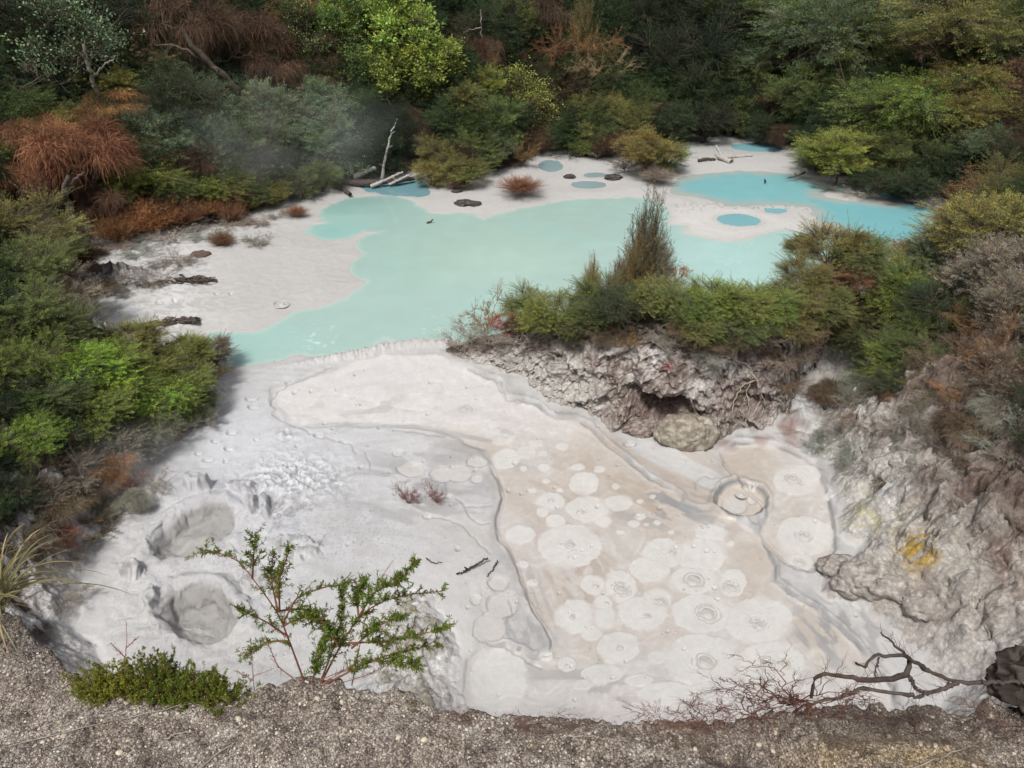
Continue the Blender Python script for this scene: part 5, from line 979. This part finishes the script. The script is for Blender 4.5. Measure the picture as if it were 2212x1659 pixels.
log('stick', 'short log end lying on the white flat above the left bushes', 'stick', [(362,745,.05),(380,738,.1),(396,728,.15)], .05, .045, M_darkwood)
for (u0, v0, u1, v1, n_, sd_, lb) in [(262,708,432,688,26,5,'long tangled drift of bark strips on the left flat'),(235,600,470,606,34,6,'long dark root mat reaching onto the left flat')]:
    rs = np.random.RandomState(sd_); polys = []; rad = []
    for k in range(n_):
        f = rs.uniform(0, .8); g_ = f + rs.uniform(.15, .4); w_ = rs.normal(0, 3.5, 2); polys.append(onflat([(u0 + (u1 - u0) * f, v0 + (v1 - v0) * f + w_[0], .02), (u0 + (u1 - u0) * (f + g_) / 2, v0 + (v1 - v0) * (f + g_) / 2 + rs.normal(0, 4), rs.uniform(.03, .2)), (u0 + (u1 - u0) * min(g_, 1), v0 + (v1 - v0) * min(g_, 1) + w_[1], .02)])); rad.append((rs.uniform(.02, .05), .012))
    o = branch_mesh('driftwood', polys, rad, M_darkwood, None, 5, .015, sd_); tag(o, lb, 'driftwood')
for (u, v, s_, sd_, lb) in [(1003,441,.20,41,'black clod on the sand bar, left one of the touching pair'),(1022,442,.17,42,'black clod on the sand bar, right one of the touching pair'),(987,415,.12,43,'small black clod at the edge of the olive shore bush'),(1325,385,.2,44,'dark rocky clod at the foot of the island bush'),(1230,383,.14,45,'small dark clod in the middle of the back sand bar'),(1252,338,.2,46,'dark earth clod under the yellow green shore bush'),(434,552,.17,47,'flat rust brown stone beside the rusty clump on the left flat')]:
    x, y = map(float, unproj(u, v, .05)); rock('clod', (x, y, .08), (s_ * 1.3, s_, s_ * .5), sd_, (.05, .045, .04) if sd_ != 47 else (.16, .08, .06), (.14, .12, .11), lb, 'clod', None, 4, .35)
# pale roots that hang over the face of the mound
rs = np.random.RandomState(12)
def rootpts(px): return [tuple(np.array(surf(u, v)) + [0, -.06, .0]) for u, v in px]
def sroot(lb, chains, r):
    P = [rootpts(c) for c in chains]; b0 = np.array(P[0][0]); o = branch_mesh('root', [[tuple(np.array(q) - b0) for q in p] for p in P], [(r, r * .5)] + [(r * .6, r * .3)] * (len(P) - 1), M_root, None, 6, .014, 3, 20); o.location = b0; tag(o, lb, 'root')
sroot('long pale root running sideways along the top right of the rock mound', [[(1490,765),(1530,762),(1575,764),(1610,785)],[(1530,762),(1520,775)]], .032)
sroot('thick pale root hanging in loops down the right of the rock face', [[(1610,785),(1640,825),(1642,860),(1628,880),(1622,905)],[(1632,815),(1600,830),(1582,870),(1580,900),(1600,918)],[(1625,805),(1612,845),(1622,880),(1608,915)],[(1640,835),(1650,870),(1640,905)],[(1612,850),(1596,880),(1603,900)]], .026)
sroot('short pale root hanging at the left end of the rock face', [[(1213,720),(1210,745),(1214,772)],[(1222,725),(1225,750)]], .03)
sroot('thin pale root curving across the left of the mound', [[(1160,755),(1190,762),(1215,778)],[(1190,762),(1195,775)]], .016)
sroot('slender root stems dangling in front of the cave', [[(1480,820),(1492,860),(1500,895)],[(1492,860),(1488,880)]], .013)
# mud bubbles: swelling domes with collars, one thing each
def bubble_proto(seed, collar):
    rs_ = np.random.RandomState(seed); nr_, na_ = 26, 40; r = np.linspace(0, 1.9, nr_)[:, None]; a = np.linspace(0, 2 * math.pi, na_, endpoint=False)[None]
    x = r * np.cos(a); y = r * np.sin(a); z = .62 * np.sqrt(np.clip(1 - (r / .82) ** 2, 0, 1)) * (1 + .35 * fbm(x * 2 + seed, y * 2, 2, 2)) + .16 * np.exp(-((r - 1.1 - .15 * perlin(x + seed, y, 3)) / .10) ** 2) + collar * .07 * np.exp(-((r - 1.55 - .15 * perlin(x + seed, y, 5)) / .09) ** 2)
    z = z - .05 * ss(1.6, 1.9, r) + .02 * fbm(x * 4, y * 4 + seed, 3, 2); x = x * (1 + .1 * perlin(x * 1.4 + seed, y, 1)); V = np.stack([x, y, z + 0 * x], -1).reshape(-1, 3); i = np.arange(nr_ * na_).reshape(nr_, na_); j = np.roll(i, -1, 1)
    Fq = np.stack([i[:-1], i[1:], j[1:], j[:-1]], -1).reshape(-1, 4); c = np.tile([.50, .485, .46, .05], (len(V), 1)); return V, Fq, c
BUB = [mesh_np('mud_bubble', *bubble_proto(k, k % 2), M_mud, True) for k in range(4)]
used_ = set()
for k, (u, v, r, lb) in enumerate([(1232,1178,11,'grey burst bubble at the heart of the left ringed disc'),(1190,1082,6,'small bubble in the upper left white patch'),(1253,1107,8,'oval bubble just above the left ringed disc'),(1452,1194,6,'small bubble in the wide upper right white patch'),(1499,1254,20,'broad low bubble ring in the upper right white patch'),(1580,1269,12,'knobbly bubble at the right end of the white patches'),(1287,1267,6,'small bubble left of the round swirling one'),(1342,1274,14,'round swirling bubble in the middle of the vents'),(1311,1304,4,'tiny bubble below the swirling one'),(1428,1299,9,'low wrinkled bubble in a narrow pointed patch'),(1399,1331,8,'dark edged bubble at the centre of the vents'),(1529,1325,18,'broad crumpled bubble in a large round disc'),(1236,1333,6,'small bubble in the leftmost large disc'),(1340,1399,6,'small bubble in the lower middle disc'),(1524,1430,19,'largest bursting bubble near the bottom of the basin'),(1224,1438,3,'tiny bubble in the small disc at lower left'),(1640,1351,13,'spiral bubble in the right large disc'),(1658,1436,14,'left one of the twin bubbles at lower right'),(1696,1436,11,'right one of the twin bubbles at lower right'),(1735,1159,12,'round bubble in the disc beside the right bank'),(1712,1036,16,'flat swirling bubble in the topmost right disc'),(1728,1216,9,'faint bubble in the small disc under the right bank'),(1601,1069,7,'small bubble inside the sunken round pool'),(1004,884,11,'flat grey bubble in the faint upper rings'),(774,876,7,'small dome among the faint upper left rings'),(610,662,9,'ringed vent on the far left flat'),(1754,828,11,'little mud pot in the recess right of the rock mound')]):
    o = BUB[k % 4] if k % 4 not in used_ else BUB[k % 4].copy()
    if k % 4 in used_: COL.objects.link(o)
    used_.add(k % 4); z0 = .015; x, y = map(float, unproj(u, v, z0)); s = r * math.hypot(y, CZ) / F * .92
    if k == 23 or k == 24: z0 = .015
    if k >= 25: z0 = .06
    o.location = (x, y, z0 + .004); o.scale = (s, s, s * (.75 if r < 10 else .38)); o.rotation_euler = (0, 0, k * 1.3); tag(o, lb, 'mud bubble', 'bubbles rising in the mud')
for (u, v, r, lb, cl) in [(885,1070,34,'small dead red twig standing in the white mud, left of the pair','red'),(942,1070,30,'small dead red twig standing in the white mud, right of the pair','red'),(715,1030,26,'whitened dead twigs lying in the dried crust','pale'),(600,1075,60,'large tangle of white coated twigs on the dried crust','pale')]:
    h0, parts = PROTO['twig' if cl == 'red' else 'litter'][0]; x, y = map(float, unproj(u, v + r * .5, .08)); Rw = r * math.hypot(y, CZ) / F
    root = empty('dead_twig', (x, y, .06), u * .1); root.scale = (Rw * .8, Rw * .8, Rw * (1.1 if cl == 'red' else .25)); o = bpy.data.objects.new('stems', parts[0][1]); COL.objects.link(o); o.parent = root; c = (.26, .13, .11) if cl == 'red' else (.6, .6, .62); o.color = (*c, 1); tag(root, lb, 'dead twig')

# ---- plants on the near rim
def rimpt(u, v):
    x, y = map(float, unproj(u, v, RZ)); z = rim_z(x, y); return x, y, z
def sprigs(seed, stems, side, slen, leaf, lw, leafy=True, r0=.0035, lps=26):
    """stems (n,k,3): woody shoots; side shoots with needle leaves all along"""
    rs = np.random.RandomState(seed); n, k, _ = stems.shape; A = tubes(stems, np.linspace(r0, r0 * .3, k)[None] * np.ones((n, 1)), 6, np.ones((n, 3)))
    m = n * side; i = rs.randint(0, n, m); j = rs.uniform(.22, 1, m) * (k - 1.001); jj = j.astype(int); fr = (j - jj)[:, None]; b = stems[i, jj] * (1 - fr) + stems[i, jj + 1] * fr
    ax = nrm(stems[i, jj + 1] - stems[i, jj]); d = nrm(ax * .9 + rs.normal(size=(m, 3)) * [.6, .5, .6] + [0, 0, .25]); L = slen * rs.uniform(.3, 1.1, m) * (1.25 - j / k * .6)
    P = arc(b, b + d * L[:, None], 6, 0, rs, .002); B = tubes(P, np.linspace(r0 * .38, r0 * .16, 6)[None] * np.ones((m, 1)), 4, np.ones((m, 3)))
    allP = np.concatenate([P.reshape(-1, 6, 3), ]) ; nl = m * lps; q = rs.randint(0, m, nl); f = rs.uniform(.05, 1, nl) * 4.999; fi = f.astype(int); ff = (f - fi)[:, None]; p = P[q, fi] * (1 - ff) + P[q, fi + 1] * ff
    D = nrm(d[q] * .7 + nrm(rs.normal(size=(nl, 3)))); V, Fq = leafquads(p, D, leaf * rs.uniform(.6, 1.25, nl), lw * rs.uniform(.7, 1.3, nl), rs)
    c = rs.uniform(.6, 1.35, (nl, 1)) * np.stack([rs.uniform(.75, 1.3, nl), np.ones(nl), np.full(nl, .8)], -1) * rs.uniform(.7, 1.3, m)[q][:, None]
    return cat(A, B), (V, Fq, np.repeat(c, 4, 0))
def plant(name, label, base, stems_px, seed, side, slen, leaf, lw, tint, wood, catg='shrub', lps=26, r0=.0035, group=None):
    x, y, z = rimpt(*base); root = empty(name, (x, y, z - .01)); b0 = np.array([x, y, z - .01])
    P = np.stack([poly3(onplane(s_, y), 14) - b0 for s_ in stems_px]); wd, lf_ = sprigs(seed, P, side, slen, leaf, lw, True, r0, lps)
    o = mesh_np('stems', wd[0], wd[1], wd[2], M_dry, True, root); o.color = (*wood, 1)
    if leaf > 0: o = mesh_np('leaves', lf_[0], lf_[1], lf_[2], M_leaf, False, root); o.color = (*tint, 1)
    tag(root, label, catg, group); return root
GREEN = (.12, .19, .035)
plant('seedling', 'leggy green seedling with red stems on the near rim, left shoot of the two', (655,1474), [[(660,1480,0),(625,1385,.03),(600,1320,.05),(560,1270,.08),(520,1212,.1),(480,1190,.12),(425,1195,.14)],[(612,1345,.05),(640,1290,.05),(700,1268,.06),(778,1256,.08)],[(604,1322,.05),(602,1255,.0),(628,1182,-.04)],[(600,1320,.05),(585,1250,.1),(590,1200,.13)],[(545,1250,.09),(548,1200,.05),(552,1150,.03)],[(622,1375,.03),(570,1340,.02),(518,1318,.0)],[(625,1385,.02),(580,1385,.0),(530,1420,-.02)],[(615,1350,.04),(660,1330,.0),(700,1345,-.02)],[(600,1320,.05),(640,1315,.1),(690,1320,.12)]], 5, 24, .075, .016, .0042, GREEN, (.20, .075, .045), lps=22, r0=.0042)
plant('seedling', 'bushy green seedling with red stems on the near rim, right of the pair', (705,1474), [[(690,1482,0),(735,1395,.03),(775,1330,.05),(830,1295,.06),(890,1283,.07),(962,1276,.08)],[(770,1340,.04),(810,1275,.0),(850,1262,-.02),(898,1214,-.03)],[(740,1390,.03),(840,1385,.0),(900,1372,-.02),(958,1358,-.04)],[(700,1480,0),(790,1432,.0),(870,1405,.02),(952,1392,.04)],[(690,1480,.02),(720,1400,.08),(740,1330,.1),(738,1278,.12)],[(735,1400,.03),(700,1350,.06),(670,1330,.08)],[(775,1335,.05),(770,1290,.1),(785,1260,.12)],[(760,1400,.02),(820,1350,-.03),(870,1330,-.05)],[(780,1425,.02),(850,1430,-.03),(900,1432,-.05)],[(672,1480,0),(690,1420,-.03),(700,1380,-.05)]], 6, 46, .08, .0155, .0042, GREEN, (.22, .085, .05), lps=30, r0=.0045)
plant('dead_seedling', 'dead red twig rising behind the bushy seedling', (745,1478), [[(760,1480,.06),(790,1330,.12),(820,1250,.14),(850,1210,.15)],[(640,1470,.05),(600,1440,.05),(575,1380,.06)]], 7, 26, .055, .0, .0, GREEN, (.30, .10, .085), 'dead twig', 1, .0025)
plant('dead_seedling', 'fuzzy red dry twigs under the right side of the seedlings', (745,1484), [[(690,1470,.02),(760,1440,.04),(850,1420,.06)],[(700,1475,.0),(740,1450,.02),(800,1440,.04)],[(720,1480,.04),(790,1460,.05),(830,1440,.05)]], 17, 60, .05, .0, .0, GREEN, (.24, .12, .10), 'dead twig', 1, .002)
plant('dead_seedling', 'thin bare red twig standing in the green clump at lower left', (262,1490), [[(265,1500,.02),(268,1440,.02),(275,1380,.03),(272,1345,.03)],[(270,1420,.02),(240,1390,.02)],[(272,1400,.02),(300,1375,.02)]], 8, 14, .03, .0, .0, GREEN, (.30, .10, .07), 'dead twig', 1, .0022)
plant('dead_seedling', 'thin bare pink twig between the green clump and the seedlings', (545,1490), [[(550,1500,.02),(545,1440,.02),(540,1390,.03)],[(548,1460,.02),(590,1445,.02)],[(548,1470,.02),(510,1450,.02)]], 9, 12, .035, .0, .0, GREEN, (.34, .17, .14), 'dead twig', 1, .002)
for (u, v, lb, sd_, hh, tn) in [(215,1490,'mossy lime clump at the left end of the low green heath',21,0.130,(.20,.24,.03)),(290,1496,'yellowest and thickest clump of the low green heath',22,0.156,(.22,.25,.03)),(360,1500,'clump of low green heath with orange twig tips',23,0.182,(.15,.21,.03)),(425,1506,'clump of low green heath beside the grey stone edge',24,0.156,(.15,.21,.03)),(480,1512,'small lime clump at the right end of the low green heath',25,0.130,(.17,.22,.035)),(345,1460,'taller dark clump at the back of the low green heath',26,0.195,(.12,.17,.035))]:
    x, y, z = rimpt(u, max(v, 1497)); root = empty('heath_clump', (x, y, z - .02)); rs = np.random.RandomState(sd_); n = 60; th = rs.uniform(0, 6.28, n); e = rs.uniform(0, 1, n) ** .6
    b = np.stack([np.cos(th) * e * .045, np.sin(th) * e * .03, -.04 * e], -1); tp = np.stack([np.cos(th) * e * .15, np.sin(th) * e * .09 + .02, hh * (1.05 - .5 * e) * rs.uniform(.35, 1.45, n)], -1); St = arc(b, tp, 10, .01, rs, .004)
    wd, lf_ = sprigs(sd_, St, 9, .035, .0085, .0032, True, .0018, 20); o = mesh_np('stems', *wd, M_dry, True, root); o.color = (.2, .09, .05, 1); o = mesh_np('leaves', *lf_, M_leaf, False, root); o.color = (*tn, 1); tag(root, lb, 'heath', 'low green heath on the near rim')
def flax(name, lb, u, v, L, n, seed, tint, w=.011):
    x, y, z = rimpt(u, v); V, Fq, c = blades(seed, n, L, w, 10, .75, .85, 0, (1.5, .9, .95)); root = empty(name, (x, y, z - .02)); o = mesh_np('leaves', V, Fq, c, M_leaf, True, root); o.color = (*tint, 1); tag(root, lb, 'tussock')
flax('flax', 'long leaved tussock with pink and green blades at the left edge', -18, 1318, .62, 170, 3, (.36, .36, .19), .010)
for (u, v, L, n_, lb) in [(60,1430,.06,26,'thin green grass tuft below the long leaved tussock'),(35,1560,.07,30,'pale grass tuft low on the left of the rim'),(110,1590,.07,24,'grass tuft with rusty blades on the left of the rim'),(900,1530,.06,60,'mossy green tuft on the rim right of the seedlings'),(515,1610,.035,26,'tiny yellow green tuft in the middle of the gravel'),(1060,1575,.04,18,'bright yellow sprig at the start of the red twigs'),(1170,1590,.07,50,'soft grey green tuft at the centre of the rim'),(1370,1600,.07,60,'soft green tuft right of the centre of the rim'),(1560,1600,.06,40,'grey green tuft left of the crumbling soil stump')]:
    flax('grass_tuft', lb, u, v, L, n_, int(u), (.26, .27, .07) if u != 1060 else (.5, .38, .03), .0022)
for q, (u, v, L) in enumerate([(70,1500,.05),(150,1560,.04),(250,1600,.05),(620,1560,.03),(760,1600,.035),(960,1600,.04),(1280,1615,.06),(1450,1610,.06),(1750,1600,.05),(1850,1630,.05),(1980,1610,.05),(2100,1625,.05),(2180,1600,.06),(1650,1640,.05)]):
    flax('grass_tuft', 'short straw coloured tuft of dry grass on the gravel rim', u, v, L, 40, 700 + q, (.30, .26, .14), .0018); [o_.__setitem__('group', 'dry grass tufts on the rim') for o_ in [COL.objects[-1].parent] if o_]
# fallen dead branch on the right of the rim
x, y, z = rimpt(2068, 1560); yq = y + .1; b0 = np.array([x, yq, z]); root = empty('fallen_branch', tuple(b0))
ch = [[(2118,1474,0),(2068,1474,0),(2039,1465,.02),(2006,1449,.05),(1965,1424,.08),(1903,1366,.1)],[(2006,1449,.05),(1952,1416,.06),(1907,1414,.05),(1882,1420,.03),(1868,1445,.0),(1849,1432,-.02)],[(1965,1428,.06),(1963,1449,.05),(1948,1465,.03),(1907,1470,.02),(1857,1470,.0),(1824,1457,0),(1758,1459,-.02),(1752,1507,-.04)],[(2068,1474,0),(2043,1486,-.02),(2006,1496,-.03),(1973,1507,-.05)],[(1963,1461,.05),(1977,1486,.0),(1994,1498,-.03)],[(1973,1500,-.03),(1857,1490,-.03),(1799,1511,-.05),(1729,1523,-.06),(1708,1545,-.06)],[(1899,1420,.05),(1890,1449,.03),(1892,1470,.02)],[(2230,1470,.0),(2170,1474,0),(2118,1474,0)]]
branch_mesh('limb', [[tuple(np.array(p) - b0) for p in onplane(c, yq)] for c in ch], [(.0085,.0035),(.009,.004),(.012,.006),(.010,.006),(.008,.005),(.008,.005),(.004,.002),(.006,.009)], M_darkwood, root, 7, .003, 4, 20)
P = np.stack([poly3(onplane(c, yq), 14) - b0 for c in ch[:7]]); wd, _ = sprigs(33, P, 20, .09, .0, .0, False, .0028, 1); o = mesh_np('twigs', *wd, M_dry, True, root); o.color = (.13, .08, .07, 1)
tag(root, 'dark fallen branch with curling limbs along the right of the rim', 'branch')
for k, (u, v, L, cl, lb) in enumerate([(1990,1575,.2,(.15,.11,.09),'brown matted twigs on the right of the rim'),(1720,1520,.30,(.17,.08,.06),'tall spray of dead red twigs at the left end of the fallen branch'),(1620,1560,.24,(.18,.095,.075),'dense tangle of dead red twigs left of the soil stump'),(1520,1560,.22,(.22,.12,.095),'middle tangle of dead red twigs on the rim'),(1440,1560,.17,(.24,.14,.11),'leftmost and palest tangle of dead red twigs on the rim'),(1800,1540,.2,(.14,.09,.075),'brown twig tangle under the fallen branch'),(1900,1545,.18,(.12,.09,.08),'dark brown twig tangle under the looping limb'),(2180,1560,.2,(.16,.10,.08),'brown rootlets below the dark peaty clod'),(1250,1570,.1,(.2,.13,.11),'low brown litter of twigs at the centre of the rim'),(1130,1570,.1,(.22,.12,.10),'low reddish litter of twigs left of the rim centre'),(1340,1580,.1,(.17,.13,.11),'low grey brown litter of twigs right of the rim centre'),(1000,1545,.08,(.2,.11,.09),'reddish root fringe at the foot of the white crust'),(1190,1580,.16,(.20,.15,.12),'flat brown twig litter between two soft tufts'),(1480,1600,.18,(.19,.14,.11),'flat brown twig litter left of the soil stump'),(1770,1590,.18,(.17,.13,.10),'flat dark twig litter right of the soil stump'),(1890,1600,.16,(.20,.16,.12),'flat tawny twig litter under the fallen branch'),(2090,1600,.18,(.19,.15,.12),'flat tawny twig litter near the right edge of the rim')]):
    x, y, z = rimpt(u, v); (V, Fq, c), _ = twiggy(300 + k, 10, .85, .55, 2, 7, .012, .06, .1, .5); root = empty('dead_twigs', (x, y, z), 0); root.scale = (L * 1.1, L * .45, L * (1.0 if k == 1 else (.62 if k < 12 else .3))); o = mesh_np('stems', V, Fq, c, M_dry, True, root); o.color = (*cl, 1); tag(root, lb, 'dead twigs')
# fallen twigs on the gravel
for k, (a, b, r, lb) in enumerate([((20,1610),(560,1495),.0022,'very long straw lying across the gravel to the green clump'),((430,1655),(520,1600),.003,'thick straw low in the left half of the gravel'),((355,1592),(415,1580),.004,'short bleached twig among the pale pebbles'),((1950,1660),(2150,1585),.003,'long pale root lying on the right of the rim'),((2180,1675),(2330,1672),.003,'straight reddish straw at the lower right corner'),((1330,1600),(1210,1596),.003,'brown twig lying flat at the centre of the rim')]):
    A_ = rimpt(*a); B_ = rimpt(*b); M_ = ((A_[0] + B_[0]) / 2, (A_[1] + B_[1]) / 2, max(A_[2], B_[2]) + .015); o = branch_mesh('fallen_twig', [[(0, 0, .004), tuple(np.array(M_) - A_), tuple(np.array(B_) - A_ + [0, 0, .004])]], [(r, r * .6)], M_root, None, 5, .002, k); o.location = A_; tag(o, lb, 'twig')

# trunks that show among the foliage
def trunk_tree(name, label, u, v, pts, r, mat, side=(), lean=0):
    x, y, h, _ = march(u, v, 40, .3); root = empty(name, (x, y, h - .1)); b0 = np.array([x, y, h - .1]); yy = y - .0
    q = onplane([(a, b, c) for a, b, c in pts], yy); P = [[tuple(np.array(p) - b0) for p in q]]; rad = [(r, r * .5)]
    branch_mesh('trunk', P, rad, mat, root, 8, .03, u)
    for sd_ in side: branch_mesh('limb', [[tuple(np.array(p) - b0) for p in onplane(sd_, yy)]], [(r * .45, r * .15)], mat, root, 6, .03, v)
    tag(root, label, 'tree trunk')
trunk_tree('dead_tree', 'curved grey trunk of the big rusty shrub at the left edge', 186, 528, [(186,532,-.2),(170,490,-.4),(148,450,-.6),(138,410,-.8),(150,370,-.9)], .15, M_bark, [[(140,415,-.8),(165,385,-.9),(185,370,-1)]])
trunk_tree('dead_tree', 'long dark trunk slanting down left through the upper hillside', 520, 215, [(530,215,-1.),(480,160,-1.6),(420,105,-2.2),(395,60,-2.4)], .17, M_bark, [[(470,150,-1.8),(420,118,-2),(375,95,-2.2),(330,98,-2.3)]])
trunk_tree('dead_tree', 'slender grey trunk under the sparse tree at upper left', 205, 200, [(215,215,-1.2),(203,180,-1.4),(190,140,-1.6),(180,95,-1.8)], .09, M_root, [[(200,170,-1.4),(225,140,-1.5),(250,120,-1.7)]])
trunk_tree('dead_tree', 'bare pale branch poking up high in the middle of the hillside', 1045, 95, [(1045,110,-1.5),(1040,60,-2),(1038,20,-2.2)], .05, M_root, [[(1040,60,-2),(1010,65,-2),(985,85,-2)]])
# steam drifting over the thicket and the white mud
def steam(label, u, v, y, size, dens, seed):
    dx, dy, dz = ray(u, v); c = (float(dx * y / dy), y, float(CZ + dz * y / dy)); V = s2V * np.array(size); o = mesh_np('steam', V, s2F, None, None, True); o.location = c
    m = bpy.data.materials.new('steam'); m.use_nodes = True; t = m.node_tree; t.nodes.remove(t.nodes['Principled BSDF']); pv = t.nodes.new('ShaderNodeVolumePrincipled'); pv.inputs['Color'].default_value = (.95, .96, .97, 1); pv.inputs['Anisotropy'].default_value = .2
    tc = t.nodes.new('ShaderNodeTexCoord'); mp = t.nodes.new('ShaderNodeMapping'); mp.inputs['Scale'].default_value = [1 / q for q in size]; t.links.new(tc.outputs['Object'], mp.inputs[0])
    ln = t.nodes.new('ShaderNodeVectorMath'); ln.operation = 'LENGTH'; t.links.new(mp.outputs[0], ln.inputs[0]); mr = t.nodes.new('ShaderNodeMapRange'); mr.interpolation_type = 'SMOOTHSTEP'; mr.inputs[1].default_value = .95; mr.inputs[2].default_value = .1; mr.inputs[3].default_value = 0; mr.inputs[4].default_value = 1; t.links.new(ln.outputs['Value'], mr.inputs[0])
    n_ = t.nodes.new('ShaderNodeTexNoise'); n_.inputs['Scale'].default_value = 2.2 / max(size) * 1.6; n_.inputs['Detail'].default_value = 3; n_.inputs['Distortion'].default_value = .6; t.links.new(tc.outputs['Object'], n_.inputs['Vector'])
    r_ = t.nodes.new('ShaderNodeMapRange'); r_.inputs[1].default_value = .42; r_.inputs[2].default_value = .72; r_.inputs[3].default_value = 0; r_.inputs[4].default_value = dens; t.links.new(n_.outputs['Fac'], r_.inputs[0])
    mu = t.nodes.new('ShaderNodeMath'); mu.operation = 'MULTIPLY'; t.links.new(mr.outputs[0], mu.inputs[0]); t.links.new(r_.outputs[0], mu.inputs[1]); t.links.new(mu.outputs[0], pv.inputs['Density']); t.links.new(pv.outputs[0], t.nodes['Material Output'].inputs['Volume'])
    o.data.materials.append(m); tag(o, kind='stuff'); o['label'] = label
scn.cycles.volume_step_rate = 4.0; scn.cycles.volume_max_steps = 64
steam('thin white steam drifting over the thicket at the far left', 560, 300, 26.5, (7.5, 1.8, 3.0), .22, 1)
steam('faint steam rising from the white mud below the left bushes', 330, 1000, 9.6, (1.5, 1.0, 1.0), .5, 2)
